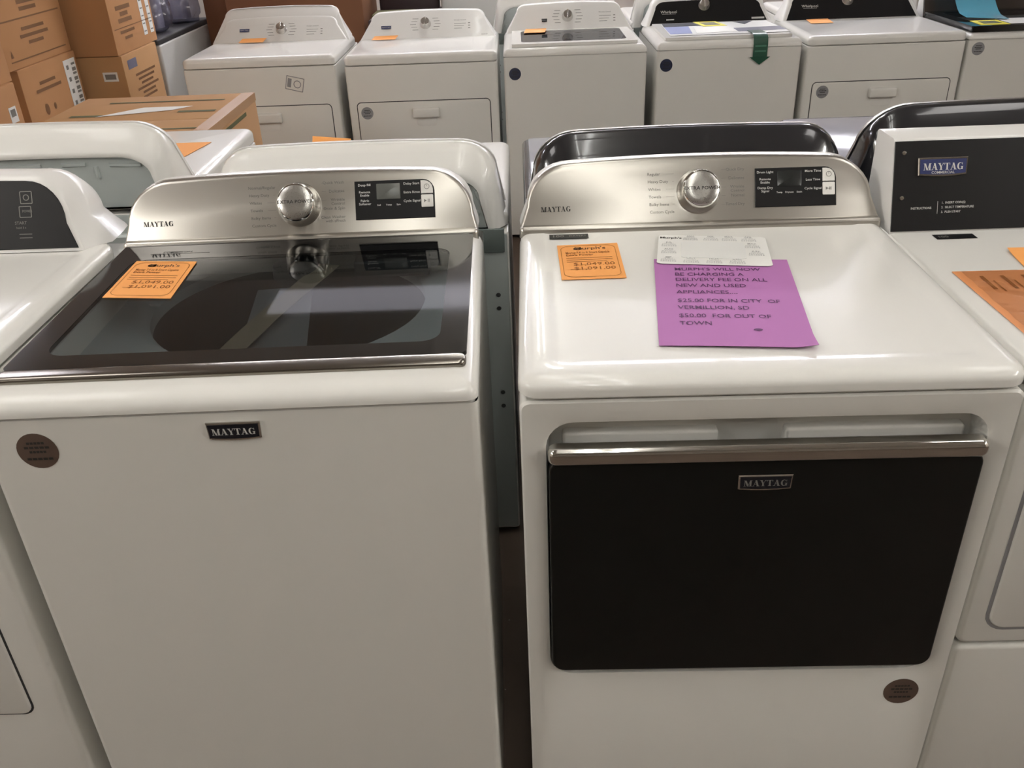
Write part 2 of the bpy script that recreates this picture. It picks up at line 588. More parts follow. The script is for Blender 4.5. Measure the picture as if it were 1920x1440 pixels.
def console(t, hb, ht, H, rx, rz, yb, zb, tilt, yback, fascia_m, house_m, crown=0.004, inset=0.0, lip=True, hood=0.0, back_panel=False, flare=0.0, fascia_inset=None):
    """tilted control panel: thin fascia in front of a rounded housing. Local frame, returns the face matrix (u,v,w)."""
    tn = math.tan(tilt)
    o = outline(hb, ht, H, rx, rz, crown)
    fi = fascia_inset
    if fi is None:
        fr = [ring3(o, hb, H, 0.0, 0.0, yb + 0.016, tn, zb), ring3(o, hb, H, 0.0, 0.0, yb + 0.005, tn, zb), ring3(o, hb, H, 0.0018, 0.0018, yb + 0.0014, tn, zb), ring3(o, hb, H, 0.005, 0.005, yb, tn, zb)]
        fas = MB().loft(fr).build('fascia', fascia_m, t)
        y1 = yb + 0.016
        hr = [ring3(o, hb, H, 0.003, 0.003, y1, tn, zb)]
    else:
        # housing front face with an inset glossy panel
        hr = [ring3(o, hb, H, 0.012, 0.012, yb, tn, zb), ring3(o, hb, H, 0.004, 0.004, yb + 0.003, tn, zb), ring3(o, hb, H, 0.0, 0.0, yb + 0.012, tn, zb)]
        sx, sz = (hb - fi) / hb, (H - fi) / H
        tp = [(x * sx, 0.006 + (h * sz) / math.cos(tilt) * 0.985) for x, h in o]
        fas = MB().plate(tp, -0.002, 0.0022, 0.001, face_matrix(yb, zb, tilt)).build('fascia', fascia_m, t)
        y1 = yb + 0.012
    fl = flare
    d = yback - y1
    Hh = H + hood
    oh = outline(hb + fl, ht + fl * 0.4, Hh, rx, rz, crown)
    hbh = hb + fl
    ytop = yb + H * tn      # where the face ends at the crest
    dd = max(0.02, yback - ytop - 0.02)
    if hood or fl:
        if hood:
            hr.append(ring3(oh, hbh, Hh, -0.006, 0.004, y1 + 0.004, tn, zb))
            hr.append(ring3(oh, hbh, Hh, -0.008, 0.0, y1 + 0.012, tn, zb))
        else:
            hr.append(ring3(oh, hbh, Hh, 0.0, 0.0, y1 + d * 0.22, tn * 0.8, zb))
    hr.append(ring3(oh, hbh, Hh, 0.0, 0.001, y1 + d * 0.35, max(0, (ytop + dd * 0.45 - y1 - d * 0.35) / Hh), zb))
    hr.append(ring3(oh, hbh, Hh, 0.002, 0.006, y1 + d * 0.6, max(0, (ytop + dd * 0.72 - y1 - d * 0.6) / Hh), zb))
    hr.append(ring3(oh, hbh, Hh, 0.006, 0.02, y1 + d * 0.82, max(0, (ytop + dd * 0.9 - y1 - d * 0.82) / Hh), zb))
    hr.append(ring3(oh, hbh, Hh, 0.016, 0.04, yback - 0.012, 0, zb))
    hr.append(ring3(oh, hbh, Hh, 0.03, 0.058, yback - 0.001, 0, zb))
    hr.append(ring3(oh, hbh, Hh, 0.038, 0.066, yback, 0, zb))
    if back_panel:
        hr.append(ring3(oh, hbh, Hh, 0.044, 0.072, yback - 0.003, 0, zb))
        hr.append(ring3(oh, hbh, Hh, 0.046, 0.074, yback - 0.02, 0, zb))
    MB().loft(hr, None, True, True).build('console_housing', house_m, t)
    if lip:
        MB().rbox(-hb, hb, yb - 0.010, yb + 0.012, zb - 0.012, zb + 0.009, 0.008, 0.009, seg=3).build('fascia_lip', fascia_m, t)
    return face_matrix(yb, zb, tilt), fas


def big_knob(t, FM, u, v, r, words):
    M = FM @ T(u, v, 0)
    kb = MB().lathe([(r * 1.10, -0.002), (r * 1.10, 0.004), (r * 1.04, 0.009), (r * 0.99, 0.020), (r * 0.95, 0.030), (r * 0.92, 0.034), (r * 0.87, 0.0355), (r * 0.84, 0.0352)], M, 36).build('knob', 'chrome', t)
    MB().lathe([(r * 0.838, 0.034), (r * 0.83, 0.0360), (r * 0.80, 0.0368), (r * 0.4, 0.0366), (0.001, 0.0365)], M, 36).build('knob_cap', 'knob_face', kb)
    if words:
        MB().text(words, r * 0.235, 0, 0, 0.0374, 'CENTER', 1.1, M, 0.006).build('knob_lettering', 'ink', kb, smooth=False)
    return kb


def small_knob(t, FM, u, v, r=0.027, m='chrome'):
    M = FM @ T(u, v, 0)
    kb = MB().lathe([(r * 1.1, -0.001), (r * 1.1, 0.003), (r, 0.006), (r * 0.92, 0.024), (r * 0.8, 0.028), (0.001, 0.029)], M, 20).build('knob', m, t)
    MB().rbox(-0.004, 0.004, -r * 0.9, r * 0.9, 0.02, 0.034, 0.003, 0.003, M).build('knob_grip', m, kb)
    return kb


def badge(t, M, w, h, fill='badge_navy', rim='chrome', name='badge', letters='ink_white'):
    sag = h * 0.10
    o = [(-w / 2, h / 2), (-w / 2 + 0.001, -h / 2), (-w / 4, -h / 2 - sag * 0.7), (0, -h / 2 - sag), (w / 4, -h / 2 - sag * 0.7), (w / 2 - 0.001, -h / 2), (w / 2, h / 2)]
    o = o[::-1] if False else o
    bd = MB().plate(o, 0, 0.004, 0.0015, M).build(name, rim, t)
    MB().plate([(x * 0.93, y * 0.80) for x, y in o], 0.003, 0.0045, 0, M).build('badge_field', fill, bd, smooth=False)
    MB().serif('MAYTAG', min(h * 0.5, w * 0.80 / 5.96), 0, -h * 0.02, 0.0051, M).build('badge_lettering', letters, bd, smooth=False)
    return bd


def round_sticker(t, M, r, m, words=None, ink='ink', nlines=4):
    s = MB().lathe([(r, 0.0), (r, 0.0006), (0.001, 0.0007)], M, 28).build('round_sticker', m, t)
    b = MB()
    rows = (1, 2, 3, 4)
    ys = [0.45, 0.2, -0.05, -0.45][:len(rows)]
    for hw_, yy in zip((0.42, 0.6, 0.4, 0.62), ys):
        for q in range(5):
            u_ = -hw_ + q * hw_ * 0.42
            b.rect(u_ * r, (u_ + hw_ * 0.34) * r, (yy - 0.06) * r, (yy + 0.07) * r, 0.0011, M)
    if rows:
        b.build('sticker_lettering', ink, s, smooth=False)
    return s


def digital_fascia(t, FM, left, right, disp_l, disp_r, row, knob_words, screen_m):
    """wordmark, knob, cycle names and the black touch panel of the two big front machines"""
    MB(FM).serif('MAYTAG', 0.0097, -0.275, 0.040, 0.0005, FM).build('wordmark', 'ink', t, smooth=False)
    big_knob(t, FM, 0.0, 0.066, 0.0385, knob_words)
    b = MB()
    for k, s in enumerate(left):
        b.text(s, 0.0078, -0.098 + 0.0008 * k, 0.101 - k * 0.0145, 0.0005, 'LEFT', 1.05, FM, 0.006)
    for k, s in enumerate(right):
        for j, line in enumerate(s.split('|')):
            b.text(line, 0.0078, 0.088, 0.106 - k * 0.0165 - j * 0.0075, 0.0005, 'RIGHT', 1.05, FM, 0.006)
    b.build('cycle_lettering', 'ink_grey', t, smooth=False)
    b = MB()
    for k in range(len(left)):
        yv = 0.101 - k * 0.0145
        x1 = -0.047 if k in (0, 5) else -0.046
        b.rect(-0.062 + (0.012 if len(left[k]) > 9 else 0), x1, yv - 0.0002, yv + 0.0002, 0.0004, FM)
    for k in range(len(right)):
        yv = 0.106 - k * 0.0165
        b.rect(0.044, 0.052, yv - 0.0002, yv + 0.0002, 0.0004, FM)
    b.build('cycle_lines', 'ink_grey', t, smooth=False)
    u0, u1, v0, v1 = 0.108, 0.262, 0.032, 0.106
    pts = [(u0, v0), (u1, v0), (u1, v1 - 0.022)]
    for k in range(6):
        a = math.pi / 2 * k / 5
        pts.append((u1 - 0.022 + 0.022 * math.cos(a), v1 - 0.022 + 0.022 * math.sin(a)))
    pts.append((u0, v1))
    dp = MB().plate(pts, -0.001, 0.0024, 0.0008, FM).build('display_panel', 'panel_black', t)
    MB().rbox(u0 + 0.042, u0 + 0.088, v0 + 0.038, v0 + 0.068, 0.0015, 0.003, 0.0004, 0.0015, FM, 2).build('display_screen', screen_m, dp)
    pb = [(u1 - 0.026, v0 + 0.046), (u1 - 0.003, v0 + 0.046), (u1 - 0.003, v1 - 0.022)]
    for k in range(5):
        a = math.pi / 2 * k / 4
        pb.append((u1 - 0.019 + 0.016 * math.cos(a), v1 - 0.019 + 0.016 * math.sin(a)))
    pb.append((u1 - 0.026, v1 - 0.003))
    b1 = MB().plate(pb, 0.0015, 0.0042, 0.0008, FM).build('power_button', 'button_white', dp)
    MB().rbox(u1 - 0.026, u1 - 0.003, v0 + 0.020, v0 + 0.044, 0.0015, 0.0042, 0.0008, 0.0015, FM, 2).build('start_button', 'button_white', dp)
    b = MB()
    cx, cy = u1 - 0.0145, v0 + 0.059
    b.ringplate(circ(cx, cy, 0.0052, 18), circ(cx, cy, 0.0043, 18), 0.0043, 0.0047, FM)
    b.rect(cx - 0.0004, cx + 0.0004, cy, cy + 0.0036, 0.0047, FM)
    cy = v0 + 0.032
    b.add([(cx - 0.006, cy - 0.003, 0.0047), (cx - 0.001, cy, 0.0047), (cx - 0.006, cy + 0.003, 0.0047)], [(0, 1, 2)], FM)
    b.rect(cx + 0.001, cx + 0.002, cy - 0.003, cy + 0.003, 0.0047, FM)
    b.rect(cx + 0.0035, cx + 0.0045, cy - 0.003, cy + 0.003, 0.0047, FM)
    b.build('button_symbols', 'ink_grey', dp, smooth=False)
    b = MB()
    for k, s in enumerate(disp_l):
        ls = s.split('|')
        for j, line in enumerate(ls):
            b.text(line, 0.0062, u0 + 0.019, v0 + 0.066 - k * 0.0165 - (j - (len(ls) - 1) / 2) * 0.0062, 0.0027, 'CENTER', 1.1, FM, 0.012)
    for k, s in enumerate(disp_r):
        b.text(s, 0.0062, u0 + 0.110, v0 + 0.066 - k * 0.0165, 0.0027, 'CENTER', 1.1, FM, 0.012)
    for k, s in enumerate(row):
        b.text(s, 0.0044, u0 + 0.046 + k * 0.0190, v0 + 0.027, 0.0027, 'CENTER', 1.1, FM, 0.012)
    b.build('display_lettering', 'ink_white', dp, smooth=False)


def dryer_lid(t, W, zs, zt, y1, r=0.02, m='enamel', emboss=True, y0=-0.004, hw=None):
    hw = W / 2 + 0.001 if hw is None else hw
    rings = []

    def R(d, z, rv=0.03):
        rings.append([(x, y, z) for x, y in rrect(-hw + d, hw - d, y0 + d, y1, max(rv - d, 0.004), 6)])
    R(0.004, zs + 0.003)
    R(0.0, zs + 0.007)
    for k in range(8):
        a = math.pi / 2 * k / 7
        R(r * (1 - math.cos(a)), zt - r * 0.7 + r * 0.7 * math.sin(a))
    if emboss:
        R(0.045, zt, 0.07)
        R(0.050, zt - 0.0006, 0.07)
        R(0.056, zt - 0.0014, 0.07)
        R(0.062, zt - 0.0016, 0.07)
    MB().loft(rings).build('top_lid', m, t)


def washer_top(t, W, D, zs, zt, wx, wy0, wy1, lid, zlid, m='enamel', frit='black_gloss', pane='lid_glass', trim='trim_metal', rim='enamel', border=(0.041, 0.042, 0.078), tub_r=0.255, tub=None):
    """deck with a real opening, tub ring and drum below, lid with a framed pane on top. lid=(half width, y0, y1)"""
    rings = []
    hw = W / 2 + 0.001

    def R(d, z, rv=0.017):
        rings.append([(x, y, z) for x, y in rrect(-hw + d, hw - d, -0.003 + d, D - 0.09, max(rv - d, 0.004), 6)])
    R(0.006, zs - 0.006)
    R(0.004, zs + 0.002)
    R(0.0, zs + 0.005)
    h = zt - zs - 0.01
    for k in range(7):
        a = math.pi / 2 * k / 6
        R(0.032 * (1 - math.cos(a)), zs + 0.01 + h * math.sin(a))

    def O(g, z):
        rings.append([(x, y, z) for x, y in rrect(-wx + g, wx - g, wy0 + g, wy1 - g, 0.05, 6)])
    O(0, zt)
    O(0.004, zt - 0.004)
    O(0.004, zt - 0.05)
    MB().loft(rings, None, False, False).build('top_deck', m, t)
    # tub ring: rounded rectangle narrowing to the round drum mouth
    cx, cy = 0.0, (wy0 + wy1) / 2
    ry = min(tub_r, (wy1 - wy0) / 2 - 0.004)
    oy1 = wy1 + 0.004
    if tub:
        cy, ry, oy1 = tub
    ang = [2 * math.pi * k / 60 for k in range(60)]
    rr = []
    for a in ang:
        ca, sa = math.cos(a), math.sin(a)
        sc = min((wx + 0.004) / max(abs(ca), 1e-6), ((oy1 - cy) if sa > 0 else (cy - wy0 + 0.004)) / max(abs(sa), 1e-6))
        rr.append((ca * sc, cy + sa * sc))
    rings = [[(x, y, zt - 0.045) for x, y in rr]]
    rings.append([(tub_r * 1.03 * math.cos(a), cy + ry * 1.02 * math.sin(a), zt - 0.058) for a in ang])
    rings.append([(tub_r * math.cos(a), cy + ry * math.sin(a), zt - 0.064) for a in ang])
    rings.append([(tub_r * math.cos(a), cy + ry * math.sin(a), zt - 0.085) for a in ang])
    MB().loft(rings, None, False, False).build('tub_ring', 'tub_grey', t)
    dr = MB()
    rg = [[(tub_r * f * math.cos(a), cy + ry * f * math.sin(a), z) for a in ang] for f, z in ((1.03, zt - 0.085), (1.04, zt - 0.12), (1.02, zt - 0.40), (0.9, zt - 0.43))]
    dr.loft(rg, None, False, True).build('drum', 'drum_steel', t)
    ag = MB().lathe([(0.16, zt - 0.43), (0.15, zt - 0.405), (0.07, zt - 0.38), (0.045, zt - 0.33), (0.03, zt - 0.31), (0.001, zt - 0.308)], T(0, cy, 0), 20)
    for k in range(4):
        ag.box(0.03, 0.14, -0.008, 0.008, zt - 0.41, zt - 0.37, T(0, cy, 0) @ RZ(k * math.pi / 2))
    ag.build('agitator', 'agitator_grey', t)
    # lid
    lw, ly0, ly1 = lid
    bx, bf, bb = border
    lf = MB().ringplate(rrect(-lw, lw, ly0, ly1, 0.012, 6), rrect(-lw + bx, lw - bx, ly0 + bf, ly1 - bb, 0.03, 6), zt + 0.001, zlid)
    lf = lf.build('lid_frame', frit, t, sharp=30)
    MB().rbox(-lw + bx - 0.004, lw - bx + 0.004, ly0 + bf - 0.004, ly1 - bb + 0.004, zlid - 0.005, zlid - 0.0004, 0.0004, 0.03, seg=1, n=6).build('lid_glass', pane, t)
    return lf


def dryer_door(t, W, x0, x1, z0, z1, handle=True, m='enamel_front'):
    """plain white door outlined by a dark joint, with a recessed grip"""
    M = FRONT(0.0)
    g = MB().ringplate(rrect(x0 - 0.004, x1 + 0.004, z0 - 0.004, z1 + 0.004, 0.022, 5), rrect(x0, x1, z0, z1, 0.018, 5), -0.004, 0.0004, M)
    g.build('door_joint', 'grey_gap', t, smooth=False)
    d = MB().rbox(x0, x1, z0, z1, -0.003, 0.004, 0.003, 0.018, M, 3, n=5).build('door', m, t)
    if handle:
        cx = (x0 + x1) / 2 + 0.01
        hb = MB()
        hb.rbox(cx - 0.065, cx + 0.065, z1 - 0.075, z1 - 0.030, 0.002, 0.026, 0.008, 0.008, M, 3)
        hb.build('door_handle', m, d)
        MB().rbox(cx - 0.048, cx + 0.048, z1 - 0.115, z1 - 0.072, 0.0035, 0.0052, 0.0012, 0.015, M, 2, n=5).build('grip_recess', 'enamel', d)


def knob_fascia(t, FM, ku, kv, bu, bv, bw=0.052, bh=0.018, su=0.13, sv=0.05, fill='badge_blue', rows=True, ink='ink_grey', knob_m='chrome', word=None):
    small_knob(t, FM, ku, kv, 0.026, knob_m)
    b = MB()
    for sgn in (-1, 1):
        for k in range(5):
            yy = kv + 0.032 - k * 0.016
            uu = ku + sgn * (0.036 + 0.006 * (2 - abs(k - 2)))
            b.rect(min(uu, uu + sgn * 0.03), max(uu, uu + sgn * 0.03), yy - 0.0012, yy + 0.0012, 0.0006, FM)
    if rows:
        b.text('Wrinkle Control', 0.009, su, sv + 0.026, 0.0006, 'CENTER', 1.0, FM)
        for k in range(3):
            b.rect(su - 0.03, su + 0.03 - 0.01 * k, sv + 0.006 - k * 0.014, sv + 0.008 - k * 0.014, 0.0006, FM)
            b.rect(su + 0.042, su + 0.052, sv + 0.006 - k * 0.014, sv + 0.010 - k * 0.014, 0.0006, FM)
    b.build('cycle_marks', ink, t, smooth=False)
    M = FM @ T(bu, bv, 0)
    if word:
        MB().text(word, 0.02, 0, 0, 0.0026, 'CENTER', 1.0, M, 0.01).build('wordmark', 'ink_white', t, smooth=False)
        MB().rect(-0.035, 0.035, -0.012, -0.0105, 0.0026, M).build('wordmark_line', 'ink_white', t, smooth=False)
    else:
        badge(t, M, bw, bh, fill, 'sticker_grey' if fill == 'badge_blue' else 'chrome', 'badge')


def price_tag(label, corners, z, tilt_rows=True, mat_name='orange_card', ink='ink_orange', full=True, lift=0.0):
    """orange card lying on a machine; corners = TL, TR, BR, BL as (x, y) at height z"""
    tl, tr, br, bl = [Vector((c[0], c[1], (c[2] if len(c) > 2 else z))) for c in corners]
    c = (tl + tr + br + bl) / 4
    t = thing('price_tag', label, 'price tag', tuple(c), 0, 'orange price tags')
    n = 6
    top, bot = [], []

    def P(u, v, dz):
        p = (tl * (1 - u) + tr * u) * (1 - v) + (bl * (1 - u) + br * u) * v - c
        return (p.x, p.y, p.z + dz + lift * (1 - v) ** 3)
    b = MB()
    vs, fs = [], []
    for j in range(n + 1):
        for i in range(n + 1):
            vs.append(P(i / n, j / n, 0.0016))
    for j in range(n + 1):
        for i in range(n + 1):
            vs.append(P(i / n, j / n, 0.0008))
    m = (n + 1) ** 2
    for j in range(n):
        for i in range(n):
            a = j * (n + 1) + i
            fs.append((a, a + n + 1, a + n + 2, a + 1))
            fs.append((m + a, m + a + 1, m + a + n + 2, m + a + n + 1))
    edge = [(j * (n + 1), (j + 1) * (n + 1)) for j in range(n)] + [(n * (n + 1) + i, n * (n + 1) + i + 1) for i in range(n)] + [((j + 1) * (n + 1) + n, j * (n + 1) + n) for j in range(n)] + [(i + 1, i) for i in range(n)]
    for a, d in edge:
        fs.append((a, m + a, m + d, d))
    b.add(vs, fs).build('card', mat_name, t, smooth=False)
    if full:
        w, h = (tr - tl).length, (bl - tl).length

        def W2(mb):
            return MB().add([P(p.x / w, 1 - p.y / h, 0.0021) for p in mb.v], mb.f)
        k = MB()
        k.text("Murph's", h * 0.115, w * 0.53, h * 0.865, 0, 'CENTER', 0.95, None, 0.012)
        k.ringplate(circ(w * 0.33, h * 0.86, h * 0.05, 16, h * 0.04), circ(w * 0.33, h * 0.86, h * 0.025, 16, h * 0.02), 0, 0)
        W2(k).build('shop_lettering', 'ink_brown', t, smooth=False)
        k = MB()
        k.text('Maytag 7.4 cu ft Smart Capable', h * 0.085, w * 0.12, h * 0.74, 0, 'LEFT', 0.46, None, 0.008)
        k.text('Extra Power', h * 0.075, w * 0.12, h * 0.67, 0, 'LEFT', 0.8, None, 0.015)
        for q in range(3):
            k.rect(w * 0.12, w * (0.86 - 0.1 * (q == 2)), h * (0.58 - q * 0.055), h * (0.59 - q * 0.055), 0)
        k.text('$1,049.00', h * 0.115, w * 0.88, h * 0.40, 0, 'RIGHT', 1.0, None, 0.0)
        k.text('$1,091.00', h * 0.115, w * 0.88, h * 0.28, 0, 'RIGHT', 1.0, None, 0.0)
        k.rect(w * 0.3, w * 0.44, h * 0.375, h * 0.382, 0)
        k.rect(w * 0.16, w * 0.44, h * 0.255, h * 0.262, 0)
        k.ringplate(rrect(w * 0.05, w * 0.94, h * 0.05, h * 0.95, h * 0.1, 6), rrect(w * 0.055, w * 0.935, h * 0.056, h * 0.944, h * 0.095, 6), 0, 0)
        W2(k).build('price_lettering', ink, t, smooth=False)
    return t


def rear_back(t, W, D, zs, m='galvanised'):
    """galvanised rear wall with pressed edges, holes and a raised centre sheet"""
    M = BACK(D)
    bp = MB().rbox(-W / 2 + 0.004, W / 2 - 0.004, 0.026, zs - 0.002, -0.004, 0.003, 0.002, 0.004, M, 2)
    bk = bp.build('back_panel', m, t)
    # raised centre sheet that tapers near the foot
    x = W / 2 - 0.075
    pts = [(-x + 0.05, 0.06), (x - 0.05, 0.06), (x - 0.045, 0.30), (x, 0.38), (x, zs - 0.05), (-x, zs - 0.05), (-x, 0.38), (-x + 0.045, 0.30)]
    MB().plate(pts, 0.0025, 0.016, 0.006, M).build('raised_sheet', m, bk)
    for sx in (-1, 1):
        for zz in (0.42, 0.46, zs - 0.19, zs - 0.155):
            h = MB().lathe([(0.006, 0.002), (0.0055, 0.0042), (0.003, 0.0042), (0.0028, 0.0032), (0.0005, 0.0032)], M @ T(sx * (W / 2 - 0.03), zz, 0), 12)
            h.build('screw_hole', 'grey_gap', bk, smooth=False)
        MB().rbox(sx * (W / 2 - 0.055) - 0.045, sx * (W / 2 - 0.055) + 0.045, zs - 0.045, zs + 0.012, 0.001, 0.009, 0.002, 0.003, M, 2).build('hinge_bracket', 'galvanised_dark', bk)
    MB().tube([M @ Vector((-0.1, 0.55, 0.016)), M @ Vector((-0.1, 0.45, 0.03)), M @ Vector((-0.1, 0.1, 0.03))], 0.008).build('power_cord', 'dark_rubber', bk)


def rear_ribs(t, hb, H, yb, zb):
    """galvanised sheet pressed with ribs inside the console back"""
    M = BACK(yb, 0, zb)
    w, h = hb - 0.05, H - 0.078
    o = [(x * (hb - 0.048) / hb, hh * (H - 0.076) / H) for x, hh in outline(hb, hb - 0.02, H, 0.085, 0.075, 0.004)]
    p = MB().plate(o[::-1], -0.004, 0.0015, 0, M).build('console_back_panel', 'galvanised', t)
    for (a, b_, c, d) in ((-0.62, 0.88, -0.40, 0.88), (-0.28, 0.90, 0.05, 0.90), (0.22, 0.9, 0.42, 0.9), (0.62, 0.88, 0.88, 0.86), (-0.10, 0.55, -0.10, 0.85), (0.12, 0.62, 0.12, 0.86), (0.50, 0.62, 0.50, 0.86), (-0.55, 0.6, -0.55, 0.86)):
        MB().tube([(a * w, b_ * h, 0.001), (c * w, d * h, 0.001)], 0.0058, 6, M).build('pressed_rib', 'galvanised', p)
    for s in (-1, 1):
        MB().tube([(s * w * 0.93, 0.75 * h, 0.001), (s * w * 0.98, 0.48 * h, 0.001)], 0.0058, 6, M).build('pressed_rib', 'galvanised', p)
        MB().lathe([(0.009, 0), (0.006, 0.004), (0.001, 0.005)], M @ T(s * w * 0.93, 0.3 * h, 0.001), 12).build('rivet', 'galvanised', p)


def rear_machine(name, label, loc, W, D, zs, zt, H, body, top, lid_style='dryer', rx=0.085, rz=0.075, cat='dryer', rz_rot=math.pi):
    t = thing(name, label, cat, loc, rz_rot)
    cabinet(t, W, D, zs, body)
    dryer_lid(t, W, zs, zt, D - 0.03, 0.024, top, emboss=False)
    hb = W / 2 - 0.002
    console(t, hb, hb - 0.02, H, rx, rz, D - 0.16, zt - 0.03, math.radians(24), D + 0.004, 'silver' if top != 'enamel' else 'white_plastic', top, back_panel=True, lip=False)
    rear_ribs(t, hb, H, D - 0.014, zt - 0.03)
    rear_back(t, W, D, zs)
    if top != 'enamel':
        MB().rbox(-W / 2 + 0.018, W / 2 - 0.018, 0.012, D - 0.17, zt - 0.004, zt + 0.002, 0.0015, 0.02, seg=2).build('top_glass', 'pale_gloss', t)
    return t


# ------------------------------------------------------------------ front row: glass lidded washer
WW = 0.699
t = thing('washing_machine', 'large white top-load washer with dark glass lid and silver console, beside the gap', 'washing machine', (-0.0575 - WW / 2 * math.cos(0.019), -WW / 2 * math.sin(0.019), 0), 0.019)
cabinet(t, WW, 0.70, 0.968, open_top=True)
washer_top(t, WW, 0.70, 0.968, 1.0, 0.30, 0.10, 0.565, (0.334, 0.075, 0.578), 1.0075, tub_r=0.245, tub=(0.435, 0.24, 0.690))
MB().rbox(-0.334, 0.334, 0.046, 0.0765, 0.996, 1.009, 0.0055, 0.011, seg=4, both=True, n=6).build('lid_trim', 'trim_metal', t)
fm, fas = console(t, 0.344, 0.335, 0.108, 0.085, 0.075, 0.588, 1.004, math.radians(27), 0.74, 'silver', 'white_plastic', crown=0.006)
digital_fascia(t, fm, ['Normal/Regular', 'Heavy Duty', 'Whites', 'Towels', 'Bulky Items', 'Custom Cycle'],
               ['Quick Wash', 'Delicates', 'Wrinkle|Control', 'Drain & Spin', 'Clean Washer|with affresh'],
               ['Deep Fill', 'Remote|Enable', 'Fabric|Softener'], ['Delay Start', 'Extra Rinse', 'Cycle Signal'], ['Soil', 'Temp', 'Spin'], 'EXTRA POWER', 'screen')
badge(t, FRONT(0.0, 0.008, 0.9405), 0.076, 0.026)
round_sticker(t, FRONT(0.0, -0.273, 0.918), 0.029, 'sticker_dark')
MB().text('COMMERCIAL', 0.010, -0.25, 0.535, 1.0079, 'LEFT', 0.9, None, 0.01).rect(-0.27, -0.16, 0.526, 0.5275, 1.0079).build('glass_lettering', 'ink_grey', t, smooth=False)
# dispenser seen through the back of the glass
MB().rbox(0.11, 0.25, 0.50, 0.56, 0.955, 0.985, 0.004, 0.006).build('dispenser_drawer', 'drum_steel', t)
MB().lathe([(0.045, 0.96), (0.043, 0.982), (0.03, 0.987), (0.001, 0.988)], T(0.0, 0.515, 0), 24).build('bleach_cap', 'drum_steel', t)

# strip and sheet added under the glass for a diagonal band and pale patch
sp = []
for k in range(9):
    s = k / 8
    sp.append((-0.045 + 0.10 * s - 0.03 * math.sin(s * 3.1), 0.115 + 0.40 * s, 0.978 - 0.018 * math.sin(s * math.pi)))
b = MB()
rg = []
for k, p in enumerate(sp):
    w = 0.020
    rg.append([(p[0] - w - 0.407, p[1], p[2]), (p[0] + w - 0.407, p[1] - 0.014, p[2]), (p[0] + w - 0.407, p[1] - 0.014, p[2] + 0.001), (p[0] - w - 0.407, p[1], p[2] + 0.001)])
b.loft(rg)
tag(b.build('diagonal_strip', 'strip_brown'), 'brownish strip set diagonally under the washer glass lid', 'packing strip')
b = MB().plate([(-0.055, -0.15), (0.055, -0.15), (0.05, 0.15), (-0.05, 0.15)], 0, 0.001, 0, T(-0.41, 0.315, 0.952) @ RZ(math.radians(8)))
tag(b.build('under_lid_sheet', 'sheet_grey', smooth=False), 'pale grey sheet under the washer glass lid, crossed by the strip', 'sheet')

# ------------------------------------------------------------------ front row: dryer with black door
DW = 0.690
t = thing('tumble_dryer', 'large white dryer with black glossy door and silver console, under the purple notice', 'dryer', (DW / 2 - 0.001, -0.004, 0), -0.012)
b = MB()
b.rbox(-DW / 2, DW / 2, 0.045, 0.70, 0.022, 0.967, 0.004, 0.01, n=3)
b.build('cabinet', 'enamel_front', t)
# front panel with a stepped pocket for the door
ox = rrect(-DW / 2, DW / 2, 0.022, 0.966, 0.012, 6)
i0 = rrect(-0.316, 0.317, 0.428, 0.940, 0.045, 6)
i1 = rrect(-0.309, 0.310, 0.435, 0.930, 0.040, 6)
i2 = rrect(-0.304, 0.305, 0.440, 0.922, 0.036, 6)
rg = [[(x, y, -0.046) for x, y in ox], [(x, y, -0.004) for x, y in ox]]
rg.append([(x * 0.992, 0.494 + (y - 0.494) * 0.993, 0.0) for x, y in ox])
rg.append([(x, y, 0.0) for x, y in i0])
rg.append([(x, y, -0.003) for x, y in i1])
rg.append([(x, y, -0.042) for x, y in i2])
MB().loft(rg, FRONT(0), False, True).build('front_panel', 'enamel_front', t)
for sx, a0, a1 in ((-1, -0.285, -0.060), (1, 0.035, 0.290)):
    MB().rbox(a0, a1, 0.86, 0.8965, -0.042, -0.026, 0.005, 0.006, FRONT(0), 3).build('pocket_ledge', 'enamel', t)
for sx in (-1, 1):
    for yy in (0.08, 0.65):
        MB().lathe([(0.022, 0.0), (0.022, 0.008), (0.01, 0.012), (0.01, 0.03)], T(sx * 0.29, yy, 0), 10).build('levelling_foot', 'dark_rubber', t)
d = MB().rbox(-0.306, 0.308, 0.454, 0.874, -0.022, 0.010, 0.004, 0.022, FRONT(0), 4, n=6).build('door', 'door_black', t)
MB().rbox(-0.307, 0.309, 0.866, 0.895, -0.004, 0.018, 0.010, 0.013, FRONT(0), 5, n=6).build('door_handle', 'chrome', d)
badge(d, FRONT(-0.010, 0.003, 0.832), 0.078, 0.024, 'badge_navy', 'chrome', 'badge', 'ink_grey')
dryer_lid(t, DW, 0.967, 1.0, 0.60, 0.024)
fm, fas = console(t, 0.346, 0.330, 0.112, 0.085, 0.07, 0.590, 1.002, math.radians(27), 0.74, 'silver', 'white_plastic', crown=0.006)
digital_fascia(t, fm, ['Regular', 'Heavy Duty', 'Whites', 'Towels', 'Bulky Items', 'Custom Cycle'],
               ['Quick Dry', 'Delicates', 'Wrinkle|Control', 'Normal', 'Timed Dry'],
               ['Drum Light', 'Remote|Enable', 'Damp Dry|Signal'], ['More Time', 'Less Time', 'Cycle Signal'], ['Temp', 'Dryness', 'Static'], 'EXTRA POWER', 'screen_dark')
round_sticker(t, FRONT(0.0, 0.279, 0.384), 0.029, 'sticker_dark')
v = MB().rect(-0.289, -0.215, 0.545, 0.569, 1.0006).build('eco_label', 'panel_black', t, smooth=False)
